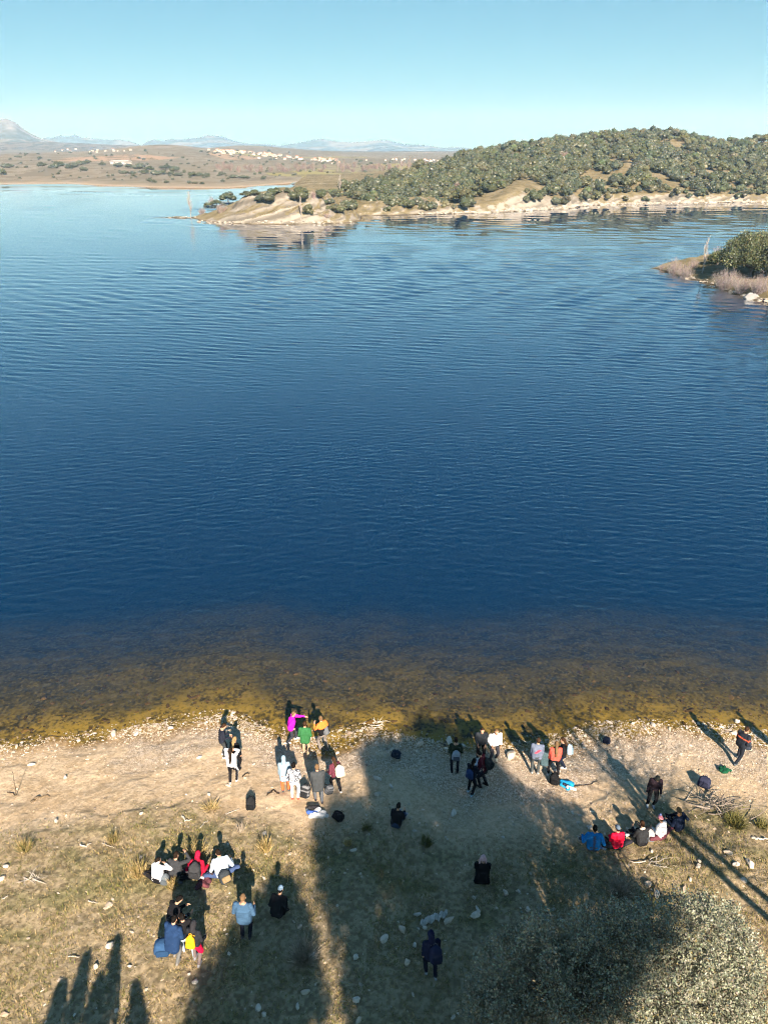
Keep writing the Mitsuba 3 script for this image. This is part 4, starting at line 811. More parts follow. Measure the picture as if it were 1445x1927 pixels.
plant_oak('tree', 'tall tree behind the camera that throws the wide shade over the middle of the beach', 'tree', lobes, base, 61, 0.26, 400, spray=11, green=(0.085, 0.10, 0.05), trunk_r=0.30)
LEFT = [(518, 1662), (498, 1690), (472, 1752), (448, 1768), (438, 1800), (400, 1806), (372, 1850), (350, 1895), (338, 1960), (622, 1960), (602, 1880), (582, 1815), (574, 1745), (560, 1700), (556, 1684), (540, 1690)]
lobes, base = tree_from_shade(LEFT, -3.0, 75, 5, 0.32, 0.80, 3.5, .8)
plant_oak('tree', 'tree behind the camera that shades the meadow around the crouching person', 'tree', lobes, base, 62, 0.25, 380, spray=11, green=(0.085, 0.10, 0.05), trunk_r=0.24)
SPEARS = [((218, 1797), (196, 1960), .05, .24), ((158, 1830), (128, 1960), .05, .25), ((112, 1882), (92, 1960), .05, .2), ((252, 1880), (262, 1960), .05, .2), ((186, 1870), (165, 1960), .06, .24)]
lobes = []
for (ax, ay), (bx, by), r0, r1 in SPEARS:
    a, b = shade_uv(ax, ay), shade_uv(bx, by)
    for t in np.linspace(0, 1, 16):
        u, v_, g = a[0] + (b[0] - a[0]) * t, a[1] + (b[1] - a[1]) * t, 1.2; z = g + (u - 8.5) / cot
        xy = SHADOW * 8.5 + ACROSS * v_; lobes.append((xy[0], xy[1], z, r0 + (r1 - r0) * t))
bs = SHADOW * 8.5 + ACROSS * shade_uv(170, 1940)[1]
plant_oak('tree', 'young tree with spear like tops that shade the grass at the south west corner', 'tree', lobes, (bs[0], bs[1], float(near_z(*bs))), 63, 0.055, 340, spray=10, green=(0.085, 0.10, 0.05), trunk_r=0.06, rise=1.2, reach=0.34)
# leaning thin trees past the east edge: two trunks and sparse tops
for j, (off, words) in enumerate([(0.0, 'leaning thin tree past the east edge whose trunk shadow crosses the meadow'), (0.75, 'second leaning thin tree beside the first past the east edge')]):
    r_ = np.random.default_rng(70 + j); b0 = V(16.0 + off, 7.6 - .2 * j, 1.0)
    tops = [b0, b0 + V(-1.9, .3, 3.0), b0 + V(-3.9, .55, 6.4), b0 + V(-4.4, .4, 8.2), b0 + V(-4.7, .3, 9.6)]
    k = thing('leaning_tree', words, 'tree'); tr = tube(np.array(tops) + [0, 0, -.2], [.15, .13, .10, .07, .03], 7)
    part(k, 'trunk', vply((*tr, np.broadcast_to(BARK, (len(tr[0]), 3))), smooth=True))
    br, P, O = [], [], []
    for _ in range(54):
        t = r_.uniform(1.6, 4.0); i = int(min(t, 3.999)); s = tops[i] + (tops[i + 1] - tops[i]) * (t - i); e = s + r_.normal(size=3) * [1.2, 1.2, .5] + [0, 0, .7]
        br.append((*tube(np.stack([s, (s + e) / 2 + r_.normal(size=3) * .1, e]), [.035, .025, .01], 4), BARK))
        P.append(e + r_.normal(size=(34, 3)) * .32); O.append(r_.normal(size=(34, 3)))
    part(k, 'branches', vply(join(br), smooth=True)); labels[k + '__branches'] = {'kind': 'stuff'}
    P, O = np.vstack(P), np.vstack(O); lv, lf = leaf_quads(P, O, .09, r_)
    part(k, 'leaves', vply((lv, lf, np.repeat(tint((0.10, 0.11, 0.05), len(P), r_), 4, 0)), 'leaf_by_vertex')); labels[k + '__leaves'] = {'kind': 'stuff'}

# the holm oak in view at the lower right
def crown_point(px, py, z): x, y = flat(px, py, z); return np.array([x, y, z])
FO = []
r_ = np.random.default_rng(8)
OUTL = [(885, 1870), (905, 1800), (945, 1768), (985, 1745), (1030, 1712), (1075, 1735), (1110, 1722), (1160, 1705), (1215, 1722), (1262, 1690), (1300, 1688), (1345, 1702), (1385, 1722), (1412, 1765), (1428, 1830), (1432, 1960), (870, 1960)]
OP = shapely.Polygon(OUTL); tries = 0
while len(FO) < 150 and tries < 30000:
    tries += 1
    px, py = r_.uniform(870, 1432), r_.uniform(1686, 1960)
    z = 3.1 + 2.7 * (1960 - py) / 270 - 1.2 * abs((px - 1190) / 300) ** 2 + r_.uniform(-0.9, 0.5)
    r = r_.uniform(0.28, 0.68); rad_px = r * FOCAL / 17.5
    if not OP.buffer(-rad_px * 0.8).contains(shapely.Point(px, py)): continue
    c = crown_point(px, py, max(z, 1.2))
    if any(np.linalg.norm(c - np.array(q[:3])) < 0.84 * (r + q[3]) for q in FO): continue
    FO.append((*c, r))
fb = np.array(FO)[:, :2].mean(0)
plant_oak('holm_oak', 'grey green leafy holm oak filling the lower right corner close below the camera', 'tree', FO, (fb[0] + .3, fb[1] - .3, float(near_z(*fb))), 64, 0.074, 1250, spray=18, green=(0.20, 0.21, 0.155), trunk_r=0.16, rise=0.95, reach=0.48)

# ------------------------------------------------------------------ tufts, turf, shingle, rocks, sticks
def tuft_mesh(rng, h, w, n, colors, lean=0.25):
    a = rng.uniform(0, 6.283, n); q = rng.uniform(0, 1, n) ** .7
    b = np.stack([np.cos(a) * q * w * .35, np.sin(a) * q * w * .35, np.full(n, -.02)], 1)
    d = np.stack([np.cos(a) * q * w * .40, np.sin(a) * q * w * .40, h * rng.uniform(.5, 1.0, n)], 1) + rng.normal(size=(n, 3)) * lean * h * [.5, .5, .15]
    s = np.cross(d, rng.normal(size=(n, 3))); s /= np.linalg.norm(s, axis=1, keepdims=True); s *= rng.uniform(.004, .010, (n, 1))
    m = b + d * .55 + rng.normal(size=(n, 3)) * .02
    droop = d * [1.15, 1.15, .96]
    v = np.stack([b - s, b + s, m + s * .8, m - s * .8, b + droop], 1).reshape(-1, 3); i = np.arange(n)[:, None] * 5
    f = np.vstack([i + [[0, 1, 2]], i + [[0, 2, 3]], i + [[3, 2, 4]]])
    c = np.asarray(colors)[rng.integers(0, len(colors), n)] * np.exp(rng.normal(0, .2, (n, 1)))
    return v, f, np.clip(np.repeat(c, 5, 0), 0.01, .85)
STRAW = [(0.42, 0.31, 0.14), (0.34, 0.25, 0.11), (0.30, 0.25, 0.09), (0.46, 0.36, 0.20)]
RUSH = [(0.13, 0.13, 0.045), (0.22, 0.19, 0.07), (0.10, 0.11, 0.045)]
GREY = [(0.34, 0.28, 0.22), (0.42, 0.36, 0.30), (0.26, 0.22, 0.17)]
for px, py, h, w, n, cs, words in [(262, 1648, .85, .60, 260, STRAW, 'tall golden grass tuft beside the person in the white sweater'), (325, 1672, .60, .45, 130, STRAW, 'thin straw tuft behind the meadow group'), (372, 1612, .75, .75, 220, STRAW, 'spreading straw tuft between the dark grey and red seated people'), (500, 1600, .80, .55, 200, STRAW, 'lone tall straw tuft in the meadow below the black backpack'),
      (213, 1585, .60, .45, 160, STRAW + RUSH, 'small rush tuft west of the meadow group'), (48, 1600, .65, .60, 190, STRAW + RUSH, 'rush tuft near the west edge of the meadow'), (452, 1566, .75, .30, 40, GREY, 'few thin dry stems south of the lone black backpack'), (398, 1522, .35, .75, 160, STRAW, 'low straw clump west of the lone black backpack'),
      (1383, 1552, .65, .85, 380, RUSH, 'dark green rush tuft beside the branch pile'), (1432, 1556, .5, .5, 150, RUSH, 'dark rush tuft at the east edge'), (1168, 1678, .55, 1.0, 320, GREY, 'pale grey dry tussock just above the large oak'), (572, 1802, .75, 1.1, 420, GREY, 'large grey tussock in the shade south of the crouching person'),
      (803, 1588, .45, .55, 200, RUSH, 'dark rush tuft in the shade below the lone seated person'), (655, 1590, .4, .4, 70, STRAW, 'faint straw tuft at the edge of the tree shade'), (1408, 1790, .7, .7, 200, GREY, 'dry grey tuft at the east side of the large oak'), (470, 1640, .35, .35, 70, STRAW, 'short straw tuft behind the person in pale blue'), (690, 1560, .35, .5, 90, RUSH, 'low rush tuft west of the lone person sitting in the shade')]:
    k = thing('grass_tuft', words, 'grass tuft'); o = at(px, py)
    m = tuft_mesh(np.random.default_rng(px), h * .75, w * .75, int(n * 1.3), cs, .16); scene[k] = vply((m[0] + o, m[1], m[2]))
rng = np.random.default_rng(12)
N = 150000
x = rng.uniform(-14, 15, N); y = rng.uniform(9.5, 20.5, N); t = shore_y(x) - y
dens = sm(4.2, 7.0, t + 3.0 * (nfbm(x, y, .35, 3, 71) - .5)) * (0.25 + 0.75 * sm(.42, .58, nfbm(x, y, .9, 4, 72)))
keep = rng.random(N) < dens; x, y = x[keep], y[keep]; n = len(x)
z = near_z(x, y); b = np.stack([x, y, z - .01], 1)
a = rng.uniform(0, 6.283, n); hgt = rng.uniform(.03, .11, n) * (0.6 + .8 * nfbm(x, y, .8, 2, 73)); hor = rng.uniform(.02, .14, n)
s = np.stack([-np.sin(a), np.cos(a), 0 * a], 1) * rng.uniform(.007, .017, (n, 1))
tip = b + np.stack([np.cos(a) * hor, np.sin(a) * hor, hgt], 1)
gcol = np.array([(0.36, 0.27, 0.15), (0.28, 0.21, 0.11), (0.20, 0.17, 0.07), (0.15, 0.155, 0.05), (0.44, 0.34, 0.22)])[np.clip((rng.random(n) * 3.2 + 2.2 * (nfbm(x, y, .5, 3, 74) - .3)).astype(int), 0, 4)]
v = np.stack([b - s, b + s, tip], 1).reshape(-1, 3); f = np.arange(3 * n).reshape(-1, 3)
stuff('dry_grass', 'short dry winter grass scattered over the meadow and earth', 'grass', vply((v, f, np.clip(np.repeat(gcol * np.exp(rng.normal(0, .2, (n, 1))), 3, 0), .01, .8))))

ICO = trimesh.creation.icosahedron()
def pebbles(x, y, size, rng, pale):
    n = len(x); sc = np.stack([size * rng.uniform(.8, 1.5, n), size * rng.uniform(.6, 1.0, n), size * rng.uniform(.35, .7, n)], 1)
    a = rng.uniform(0, 6.283, n); ca, sa = np.cos(a)[:, None], np.sin(a)[:, None]
    v = ICO.vertices[None] * sc[:, None] * (1 + .22 * rng.normal(size=(n, 12, 1)))
    vx, vy = v[..., 0] * ca - v[..., 1] * sa, v[..., 0] * sa + v[..., 1] * ca
    v = np.stack([vx + x[:, None], vy + y[:, None], v[..., 2] + (near_z(x, y) + size * .02)[:, None]], -1)
    f = (ICO.faces[None] + (np.arange(n) * 12)[:, None, None]).reshape(-1, 3)
    base = np.array([(0.50, 0.44, 0.37), (0.43, 0.36, 0.29), (0.36, 0.28, 0.21), (0.55, 0.50, 0.44), (0.22, 0.18, 0.15), (0.46, 0.36, 0.26)])[rng.choice(6, n, p=pale)]
    return v.reshape(-1, 3), f, np.clip(np.repeat(base * np.exp(rng.normal(0, .15, (n, 1))), 12, 0), .02, .85)
rng = np.random.default_rng(13)
N = 60000
x = rng.uniform(-17, 17.5, N); t = np.abs(rng.normal(0, 1.0, N)) * np.where(rng.random(N) < .55, 1.1, 3.2) - .45
y = shore_y(x) - t
d = np.where(t < 1.3, .85, .16) + np.where((x > 4) & (t < 4.5), .5, 0) + .10 * (t < 5)
d *= np.where(t < -.05, .16, 1.0) * (0.35 + 1.3 * sm(.40, .62, nfbm(x, y, .7, 3, 81)))
d *= np.where(x < -1, np.where(t < 1.0, .8, .35), 1.0)
k = (rng.random(N) < d) & (t < 9); x, y, t = x[k][:15500], y[k][:15500], t[k][:15500]
m = pebbles(x, y, np.exp(rng.normal(math.log(.022), .45, len(x))), rng, [.26, .26, .17, .13, .06, .12])
stuff('gravel', 'pale pebbles and cobbles along the water line and over the beach', 'gravel', vply(m))
N = 1300; x = rng.uniform(-13, 14, N); y = rng.uniform(9.5, 19.5, N)
m = pebbles(x, y, np.exp(rng.normal(math.log(.024), .5, N)), rng, [.24, .26, .2, .12, .08, .10])
stuff('gravel', 'scattered small stones in the grass of the meadow', 'gravel', vply(m))
N = 900; x = rng.uniform(-16, 17, N); y = shore_y(x) + rng.uniform(.1, 4.2, N) ** 1.1
m = pebbles(x, y, np.exp(rng.normal(math.log(.045), .5, N)), rng, [.02, .05, .25, .02, .5, .16])
stuff('lake_stones', 'dark algae covered stones under the shallow water', 'gravel', vply((m[0], m[1], m[2] * [.24, .19, .09])))

def rock_mesh(seed, w, d, h, sub=2, rough=.45):
    b = trimesh.creation.icosphere(sub); v = b.vertices.copy(); o = seed * 3.7
    k = meshkit.noise(v * 1.3 + o, seed) * .7 + meshkit.noise(v * 3.1 + o, seed) * .3
    v = v * (1 - rough + 2 * rough * k)[:, None]
    r_ = np.random.default_rng(seed)
    for _ in range(7):
        n_ = unit(r_.normal(size=3)); lim = r_.uniform(.62, .85); dd = v @ n_; v = v - np.clip(dd - lim, 0, None)[:, None] * n_
    return v * [w / 2, d / 2, h / 2], b.faces
refs = [(tag, p['org'], labels[p['key']]['label']) for tag, p in PEOPLE.items()]
count = {}
ORD = ['nearest', 'second nearest', 'third nearest', 'fourth nearest', 'fifth nearest', 'sixth nearest', 'seventh nearest', 'eighth nearest', 'ninth nearest', 'tenth nearest', 'eleventh nearest', 'twelfth nearest']
SHORT = dict(phoneboy='the person in dark farthest west', fairgirl='the fair haired person', whitegirl='the person in the white sweater', magenta='the magenta jacket', green='the dark green sweater', orange='the black and orange jacket', bluecoat='the pale blue coat', patterned='the patterned jacket', greycoat='the wide grey coat', maroon='the maroon top',
    shadeboy='the dark green jacket in the shade', sitshade='the lone person sitting in the shade', darkcoat='the dark grey jacket', whitejacket='the puffy white jacket', mapgirl='the person reading the sheet', mapboy='the dark red top', greyback='the jacket with the red mark', coral='the coral jacket', daypack='the light blue backpack', walker='the person walking the east shore', pastedge='the east edge of the beach',
    standmid='the person standing before the seated row', blue='the bright blue jacket', red='the seated red jacket', blackseat='the seated person in black', pinkhat='the pink bobble hat', navyseat='the navy sweater', whiteseat='the seated white sweater', greyseat='the dark grey top in the meadow', redseat='the black rucksack in the meadow', paleseat='the pale blue jacket in the meadow',
    khaki='the person with the khaki waist', bluejacket='the deep blue jacket', jeans='the pale jeans', yellowpack='the yellow backpack', puffer='the quilted blue jacket', crouch='the crouching person', pinkscarf='the pink scarf', nearest='the bulky dark blue rucksack')
ROCKS = [(711, 1494, 13, 9), (853, 1529, 16, 10), (710, 1464, 15, 9), (790, 1399, 17, 9), (736, 1479, 9, 7), (665, 1599, 11, 7), (951, 1679, 10, 10), (780, 1563, 8, 5), (723, 1765, 16, 13), (757, 1748, 11, 12), (893, 1721, 16, 13), (993, 1711, 9, 10), (766, 1810, 9, 14), (780, 1778, 8, 8), (800, 1745, 8, 8), (845, 1731, 20, 9), (899, 1711, 11, 6), (785, 1720, 13, 7),
         (1219, 1662, 11, 14), (1235, 1682, 8, 12), (1314, 1629, 10, 8), (1315, 1620, 8, 6), (1384, 1626, 12, 8), (1411, 1624, 18, 12), (1371, 1604, 13, 9), (1226, 1602, 7, 6), (1146, 1359, 11, 6), (1191, 1361, 9, 6), (1229, 1364, 10, 7), (1387, 1357, 9, 8), (1260, 1371, 9, 5), (1358, 1368, 7, 5),
         (207, 1778, 12, 12), (181, 1818, 8, 9), (244, 1818, 6, 6), (219, 1902, 6, 8), (248, 1754, 7, 4), (356, 1833, 6, 6), (123, 1462, 7, 7), (266, 1530, 7, 6), (106, 1544, 7, 7), (12, 1630, 8, 7), (4, 1652, 11, 9), (393, 1494, 7, 6), (376, 1424, 11, 5), (32, 1404, 10, 6), (148, 1393, 7, 5), (589, 1798, 11, 15), (565, 1743, 7, 11), (669, 1799, 9, 11), (486, 1895, 10, 12), (575, 1866, 14, 9), (560, 1893, 10, 7), (670, 1880, 12, 12), (675, 1920, 12, 8), (497, 1908, 7, 9), (367, 1847, 9, 9), (214, 1380, 14, 9), (322, 1369, 11, 7), (257, 1380, 12, 7), (430, 1478, 10, 5), (1299, 1655, 8, 6), (1400, 1656, 10, 8), (60, 1438, 12, 6), (845, 1393, 20, 10), (868, 1402, 14, 6), (961, 1419, 24, 16)]
dist = []
for i, (px, py, w, h) in enumerate(ROCKS):
    o = at(px, py + h * .3); j = min(range(len(refs)), key=lambda q: np.linalg.norm(refs[q][1] - o)); dist.append((np.linalg.norm(refs[j][1] - o), i, j, o))
dist.sort(key=lambda q: q[0])
for dd, i, j, o in dist:
    px, py, w, h = ROCKS[i]; tag = refs[j][0]; c = count.get(tag, 0); count[tag] = c + 1
    sz = w * np.linalg.norm(o - [0, 0, CAM_H]) / FOCAL; hh = h * np.linalg.norm(o - [0, 0, CAM_H]) / FOCAL
    word = 'wide low' if w > h * 1.7 else ('tall' if h > w else 'rounded')
    k = thing('rock', f'{word} pale stone {ORD[c]} to {SHORT[tag]}', 'stone')
    v, f = rock_mesh(200 + i, sz * 1.15, max(hh * .9, sz * .5), hh * .95)
    c0 = np.array((0.56, 0.50, 0.44) if i % 3 else (0.50, 0.42, 0.34)); col = c0[None] * (0.72 + .55 * meshkit.fbm(v * 16, 3))[:, None]
    scene[k] = vply((v @ rotz(i * 1.3).T + o + [0, 0, hh * .18], f, col), smooth=True)
# fractured outcrop in the shade
k = thing('rock_outcrop', 'broken pale rock outcrop in the shade between the lone stones', 'rock'); r_ = np.random.default_rng(17); o = at(817, 1730)
for j in range(11):
    a = (j - 5) * .075; v, f = rock_mesh(300 + j, r_.uniform(.10, .16), r_.uniform(.22, .34), r_.uniform(.12, .2), 1, .3)
    part(k, 'block', vply((v @ rotz(r_.uniform(-.4, .1)).T + o + [a, a * .38 + r_.uniform(-.04, .04), .05], f, np.full((len(v), 3), .46) * [1.0, .95, .9] * r_.uniform(.75, 1.15))))

def stick(label, pts, r, color, name='stick', category='stick', lift=.03):
    P = np.array([at(*p[:2]) + [0, 0, lift + (p[2] if len(p) > 2 else 0)] for p in pts])
    t = np.linspace(0, 1, len(P)); tt = np.linspace(0, 1, len(P) * 4); Q = np.stack([np.interp(tt, t, P[:, q]) for q in range(3)], 1) + np.random.default_rng(len(used_names) + int(pts[0][0])).normal(size=(len(tt), 3)) * r * .5
    m = tube(Q, np.linspace(r, r * .45, len(tt)), 5); k = thing(name, label, category)
    scene[k] = vply((*m, np.broadcast_to(color, (len(m[0]), 3))), smooth=True)
PALE, DARK = (0.46, 0.42, 0.37), (0.06, 0.045, 0.035)
for words, pts, r, c in [('pale curved stick on the meadow below the west rush tufts', [(150, 1592), (162, 1594), (173, 1588)], .03, PALE), ('thin pale stick beside the small rush tuft', [(194, 1588), (205, 1594), (216, 1596)], .018, PALE), ('short pale bent log west of the straw clump', [(343, 1536), (350, 1547), (360, 1543)], .035, PALE),
        ('pale straight log at the east edge of the meadow', [(1416, 1578), (1431, 1581), (1450, 1584)], .05, PALE), ('pale twig with a knot in the west meadow', [(166, 1697), (175, 1699), (185, 1701)], .02, PALE), ('dark forked twig on the sand beside the person in the white sweater', [(456, 1464), (464, 1456), (470, 1458)], .025, DARK), ('dark bent twig on the sand west of the pale blue coat', [(502, 1497), (516, 1487), (525, 1497)], .035, DARK),
        ('long dark twig line on the sand east of the blue jacket heap', [(1066, 1484), (1092, 1480), (1110, 1478), (1125, 1470)], .02, DARK), ('thin upright rod casting a long thin shadow near the west edge', [(31, 1497, 0), (33, 1494, .45), (35, 1490, 1.0)], .014, DARK), ('short dark stick near the foot of the thin rod', [(14, 1492), (25, 1494), (28, 1499)], .02, DARK), ('dark fallen branch on the sand at the west edge', [(60, 1510), (75, 1501), (92, 1498)], .05, (0.16, 0.12, 0.08)), ('pale stick lying north of the lone black backpack', [(425, 1534), (440, 1528), (450, 1524)], .02, PALE),
        ('thin pale twig behind the lone black backpack', [(377, 1560), (383, 1552), (392, 1545)], .018, PALE), ('pale branch leaning towards the branch pile', [(1288, 1510), (1296, 1498), (1302, 1490)], .02, PALE), ('bare upright snag casting a thin shadow above the large oak', [(1222, 1712, 0), (1223, 1708, .5), (1224, 1704, 1.15)], .035, (0.2, 0.17, 0.14)), ('pale stick in the west meadow far from the groups', [(4, 1694), (12, 1690), (16, 1688)], .02, PALE), ('pale stick in the south meadow west of the trio', [(128, 1802), (140, 1802), (150, 1803)], .018, PALE),
        ('floating twig lying along the water line', [(690, 1360), (706, 1362), (722, 1360)], .02, PALE)]:
    stick(words, pts, r, c)
for name, words, cx, cy, n, w, h, col, seed in [('branch_pile', 'large grey pile of dead branches on the east bank', 1355, 1528, 46, 1.5, .75, (0.26, 0.22, 0.19), 1), ('dead_branch', 'forked pale dead branch on the grass below the seated row', 1226, 1628, 12, .9, .22, PALE, 2), ('dead_branch', 'bleached branching twig at the water line in the middle of the beach', 708, 1364, 14, .75, .18, (0.62, 0.56, 0.48), 3), ('dead_branch', 'grey branch on the meadow behind the white sweater group', 62, 1655, 12, .9, .15, PALE, 4)]:
    r_ = np.random.default_rng(90 + seed); o = at(cx, cy); k = thing(name, words, 'branches')
    for j in range(n):
        a = r_.uniform(0, 6.28); s = o + V(r_.normal(0, w * .22), r_.normal(0, w * .15), r_.uniform(0, h * .5)); L = r_.uniform(.35, .75) * w
        e = s + V(math.cos(a) * L, math.sin(a) * L * .7, r_.uniform(-.1, .5) * h); e[2] = max(e[2], o[2] + .02)
        mid = (s + e) / 2 + r_.normal(size=3) * .10 * w; tt = np.linspace(0, 1, 7)[:, None]
        Q = s * (1 - tt) ** 2 + 2 * mid * tt * (1 - tt) + e * tt ** 2; Q[:, 2] = np.maximum(Q[:, 2], o[2] + .015)
        rr_ = r_.uniform(.010, .028) * (1 if n > 20 else .8); m = tube(Q, np.linspace(rr_, rr_ * .3, 7), 5)
        part(k, 'branch', vply((*m, np.broadcast_to(np.array(col) * r_.uniform(.6, 1.3), (len(m[0]), 3))), smooth=True))
# boulder on the promontory shore and pale rocks along the far water line
x, y, z, t = onp(1412, 562); v, f = rock_mesh(401, 2.2, 1.4, 2.0, 3, .6); k = thing('boulder', 'white boulder at the water edge of the near promontory', 'boulder'); scene[k] = vply((v + [x, y, max(z, 0) + .2], f, np.full((len(v), 3), .26) * (.75 + .4 * meshkit.fbm(v * 1.4, 3))[:, None]), smooth=True)
r_ = np.random.default_rng(19); V_, F_, C_, n0 = [], [], [], 0
def strew(px, py, fn, size, r0, r1, bright):
    global n0
    x, y, z, t = on(fn, px, py, r0, r1); v, f = rock_mesh(int(r_.integers(1, 9999)), size * r_.uniform(.8, 2.0), size, size * r_.uniform(.5, .9), 1, .45)
    V_.append(v + [x, y, max(z, 0) + .05]); F_.append(f + n0); C_.append(np.full((len(v), 3), 1) * np.array([.38, .345, .30]) * r_.uniform(.6, 1.15) * bright); n0 += len(v)
for _ in range(420):
    px = r_.uniform(690, 1445); py = np.interp(px, [682, 800, 900, 950, 1060, 1110, 1200, 1300, 1445], [404, 402, 400, 398, 392, 385, 383, 381, 379]) - abs(r_.normal(0, 1.6)) + .6
    strew(px, py, hill_z, r_.uniform(.5, 1.6) * (1.5 if 960 < px < 1120 or 1240 < px < 1300 else 1), 285, 480, 1.0)
for _ in range(90): strew(r_.uniform(372, 672), np.interp(px, [372, 670], [414, 418]) + r_.normal(0, 1.5), pen_z, r_.uniform(.3, .9), 255, 330, 1.0)
for _ in range(26): strew(r_.uniform(308, 368), 408.5 + r_.normal(0, .5), lambda a, b: pen_z(a, b), r_.uniform(.3, .7), 270, 310, 1.0)
for _ in range(80):
    px = r_.uniform(1290, 1445); strew(px, np.interp(px, [1290, 1340, 1400, 1445], [519, 533, 557, 567]) + r_.normal(0, 2), prom_z, r_.uniform(.2, .6), 100, 190, .9)
stuff('shore_rocks', 'pale rocks strewn along the far water line', 'rocks', vply((np.vstack(V_), np.vstack(F_), np.vstack(C_))))

# ------------------------------------------------------------------ the plain: bushes, hedgerow trees, barn and town
def onplain(px, py): return on(plain_z, px, py, 480, 6500)
rng = np.random.default_rng(21)
PB = [(6, 329, 14, 13, 'dark round oak at the west edge by the far shore'), (14, 315, 22, 9, 'low oaks clump on the plain above the round oak at the west edge'), (80, 314, 20, 11, 'dark oak at the west end of the row on the far plain'), (100, 316, 18, 8, 'low oak second in the row on the far plain'), (111, 313, 22, 11, 'broad oak in the middle of the row on the far plain'), (130, 317, 18, 7, 'low oak in the row before the grey scrub'), (137, 315, 22, 11, 'broad oak at the east end of the row on the far plain'), (152, 310, 14, 10, 'oak standing above the row near the pale barn'), (163, 308, 16, 9, 'twin oak above the row near the pale barn'), (158, 321, 14, 10, 'oak just below the twin oaks'), (192, 311, 16, 7, 'low oak west of the pale barn'), (223, 314, 17, 10, 'oak right in front of the pale barn'), (243, 316, 18, 9, 'oak east of the pale barn'), (263, 317, 24, 12, 'big oak east of the pale barn'), (282, 319, 18, 8, 'low oak behind the big oak near the barn'), (312, 318, 30, 9, 'wide oak clump on the far plain under the brown hill'), (330, 322, 20, 11, 'dark oak at the end of the wide clump'), (347, 325, 8, 7, 'small round oak by the pale field'), (234, 326, 18, 7, 'low bush south of the barn'), (248, 328, 14, 7, 'bush south of the big oak'), (273, 326, 20, 8, 'oak bush near the far shore under the big oak'), (293, 329, 18, 11, 'round oak above the far shore'), (306, 328, 12, 9, 'oak bush beside the round oak above the far shore'), (320, 328, 14, 6, 'low bush above the far shore'), (335, 330, 18, 6, 'flat bush above the far shore'), (362, 331, 18, 9, 'bush west in the hedge before the pale field'), (376, 331, 14, 8, 'bush second in the hedge before the pale field'), (390, 333, 14, 9, 'round bush in the hedge before the pale field'), (418, 330, 14, 9, 'bush in the middle of the hedge by the inlet'), (440, 334, 18, 7, 'low bush in the hedge by the inlet'), (460, 335, 20, 7, 'low bush at the end of the hedge by the inlet'), (282, 342, 12, 9, 'bush low on the far shore'), (290, 344, 10, 8, 'bush lowest on the far shore'), (314, 344, 12, 6, 'low bush close to the far waterline'), (357, 345, 10, 7, 'bush close to the waterline west'), (367, 345, 10, 5, 'low bush close to the waterline'), (380, 346, 12, 5, 'flat bush close to the waterline'), (419, 342, 9, 7, 'lone bush on the far beach'), (697, 336, 22, 10, 'dark oak pair on the plain by the far field'), (714, 335, 14, 8, 'oak behind the dark oak pair'), (681, 331, 6, 5, 'small bush by the green strip'), (496, 338, 10, 9, 'dark bush by the inlet beach'), (505, 318, 7, 5, 'round bush on the green field past the inlet'), (72, 290, 7, 4, 'lone oak above the green field on the plain'), (75, 298, 10, 5, 'lone oak in the green field on the plain'), (178, 297, 6, 6, 'lone oak beyond the barn')]
for px, py, w, h, words in PB:
    x, y, z, t = onplain(px, py); m = t / FOCAL
    far_oak('holm_oak', words, 'tree', x, y, z - .3, w * m * 1.1, h * m * 1.25, rng, int(rng.choice([0, 2, 4])))
for _ in range(230):
    px = rng.uniform(0, 740); py = rng.choice([rng.uniform(322, 346), rng.uniform(300, 335), rng.uniform(284, 310)])
    if px > 560: py = rng.uniform(300, 326)
    x, y, z, t = onplain(px, py); m = t / FOCAL; s = rng.uniform(3.0, 8.5)
    if z < 1.2: continue
    far_oak('bush', 'small dark bush scattered over the dry plain across the water', 'bush', x, y, z - .2, s * m, s * m * .7, rng, int(rng.choice([0, 2, 4])), 'bushes scattered over the plain')
for _ in range(70):
    px = rng.uniform(400, 860); py = np.interp(px, [400, 640, 860], [322, 322, 318]) + rng.uniform(-9, 2)
    x, y, z, t = onplain(px, py); m = t / FOCAL
    bare_shrub('grey pink leafless tree in the hedgerows of the far plain', x, y, z, rng.uniform(8, 16) * m, rng.uniform(7, 15) * m, 3000 + _, 34, (0.21, 0.165, 0.145), .22, 'hedgerow_tree', 'leafless hedgerow trees on the plain')
for px, py, h in [(635, 322, 24), (648, 322, 22), (770, 318, 22), (755, 320, 20), (590, 322, 20), (575, 322, 18)]:
    x, y, z, t = onplain(px, py); m = t / FOCAL
    slender('tall leafless poplar in the hedgerows of the far plain', x, y, z, h * m, 10 * m, 3300 + px, (0.24, 0.20, 0.175), .35, 40, 'poplar', 'leafless poplars on the plain')
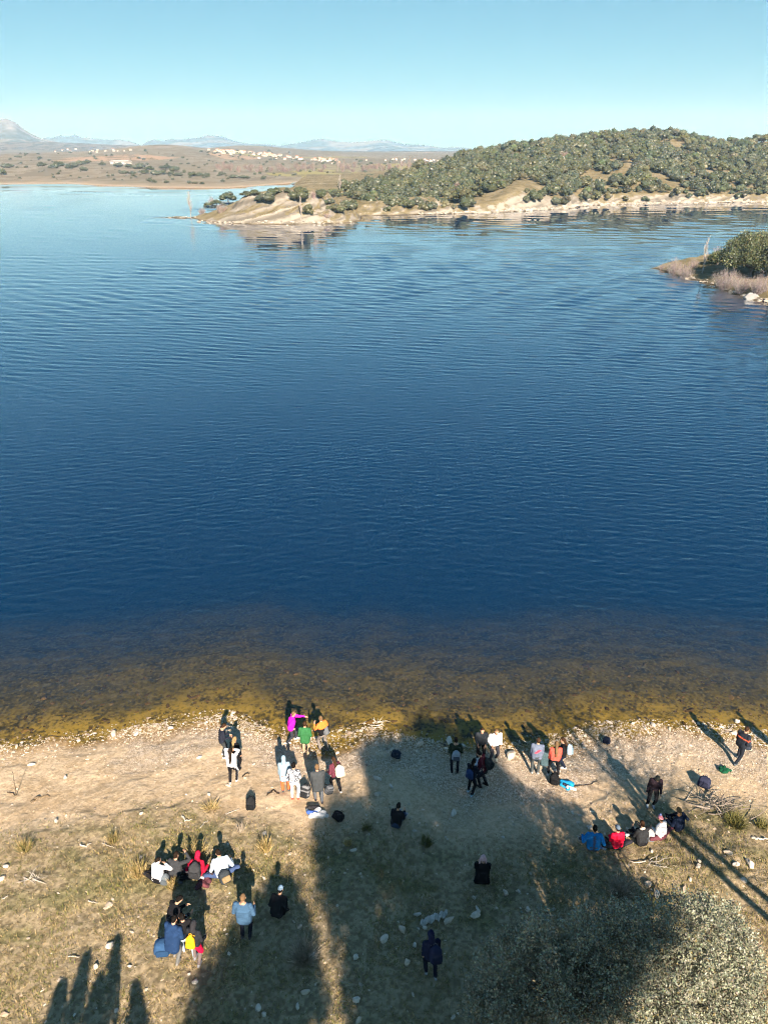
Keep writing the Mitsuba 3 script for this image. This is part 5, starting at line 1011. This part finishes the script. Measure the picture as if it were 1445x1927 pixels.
def house(label, px, py, w, h, rng, wall, roofc, group, name='house', long=1.0):
    x, y, z, t = onplain(px, py); m = t / FOCAL; w, h = w * m, h * m; d = w * .8; k = thing(name, label, 'house', group)
    R = rotz(rng.uniform(-.5, .5)); b = trimesh.creation.box((w * long, d, h + 3)).apply_translation((0, 0, (h - 3) / 2)); o = np.array([x, y, z])
    part(k, 'wall', vply((b.vertices @ R.T + o, b.faces, np.broadcast_to(wall, (8, 3)))))
    e = .06 * w; hw, hd = w * long / 2 + e, d / 2 + e; rv = np.array([[-hw, -hd, h + .02], [hw, -hd, h + .02], [hw, hd, h + .02], [-hw, hd, h + .02], [-hw, 0, h * 1.42], [hw, 0, h * 1.42]])
    rf = np.array([[0, 1, 5], [0, 5, 4], [2, 3, 4], [2, 4, 5], [0, 4, 3], [1, 2, 5], [0, 3, 2], [0, 2, 1]])
    part(k, 'roof', vply((rv @ R.T + o, rf, np.broadcast_to(roofc, (6, 3)))))
    for q in (-.25, .25):
        wv = np.array([[q * w - .06 * w, -d / 2 - .02, h * .35], [q * w + .06 * w, -d / 2 - .02, h * .35], [q * w + .06 * w, -d / 2 - .02, h * .7], [q * w - .06 * w, -d / 2 - .02, h * .7]]); wv = np.vstack([wv, wv + [0, .01, 0]])
        part(k, 'window', vply((wv @ R.T + o, np.array([[0, 1, 2], [0, 2, 3], [4, 6, 5], [4, 7, 6]]), np.broadcast_to((.05, .05, .06), (8, 3)))))
house('long pale roofed barn on the far plain', 228, 308, 26, 4.5, rng, (0.52, 0.48, 0.43), (0.56, 0.53, 0.50), None, 'barn', 1.25)
for _ in range(85):
    px = rng.uniform(392, 640); top = np.interp(px, [392, 440, 520, 600, 640], [281, 283, 290, 297, 300]); py = top + abs(rng.normal(0, 3.6)) + .5
    house('small white walled house with a terracotta roof in the town across the lake', px, py, rng.uniform(3.0, 6.0), rng.uniform(1.6, 2.8), rng, (0.60, 0.56, 0.51) if rng.random() < .75 else (0.60, 0.48, 0.38), (0.42, 0.21, 0.13) if rng.random() < .7 else (0.34, 0.24, 0.19), 'houses of the town across the lake')
for _ in range(18):
    px = rng.uniform(90, 250); py = rng.uniform(281, 287)
    house('white speck of a house in the woods under the granite mountain', px, py, rng.uniform(2.2, 4.0), rng.uniform(1.2, 1.8), rng, (0.55, 0.52, 0.48), (0.45, 0.26, 0.18), 'houses under the granite mountain')
for _ in range(16):
    px = rng.uniform(660, 850); py = rng.uniform(299, 304)
    house('small pale house at the foot of the blue hills', px, py, rng.uniform(2.2, 4.0), rng.uniform(1.2, 1.8), rng, (0.74, 0.68, 0.62), (0.42, 0.24, 0.17), 'houses at the foot of the blue hills')
for _ in range(60):
    px = rng.uniform(385, 640); top = np.interp(px, [385, 440, 520, 600, 640], [282, 284, 291, 298, 301]); py = top + abs(rng.normal(0, 4.5)) + 1
    x, y, z, t = onplain(px, py); m = t / FOCAL
    far_oak('garden_tree', 'dark garden tree between the houses of the town', 'tree', x, y, z - .3, rng.uniform(3.5, 7) * m, rng.uniform(2.4, 4.2) * m, rng, int(rng.choice([0, 2])), 'garden trees of the town')
print('lobes', len(FO))
print('tris', sum(len(v[1]) for v in meshkit.WRITTEN.values()), 'entries', len(scene))
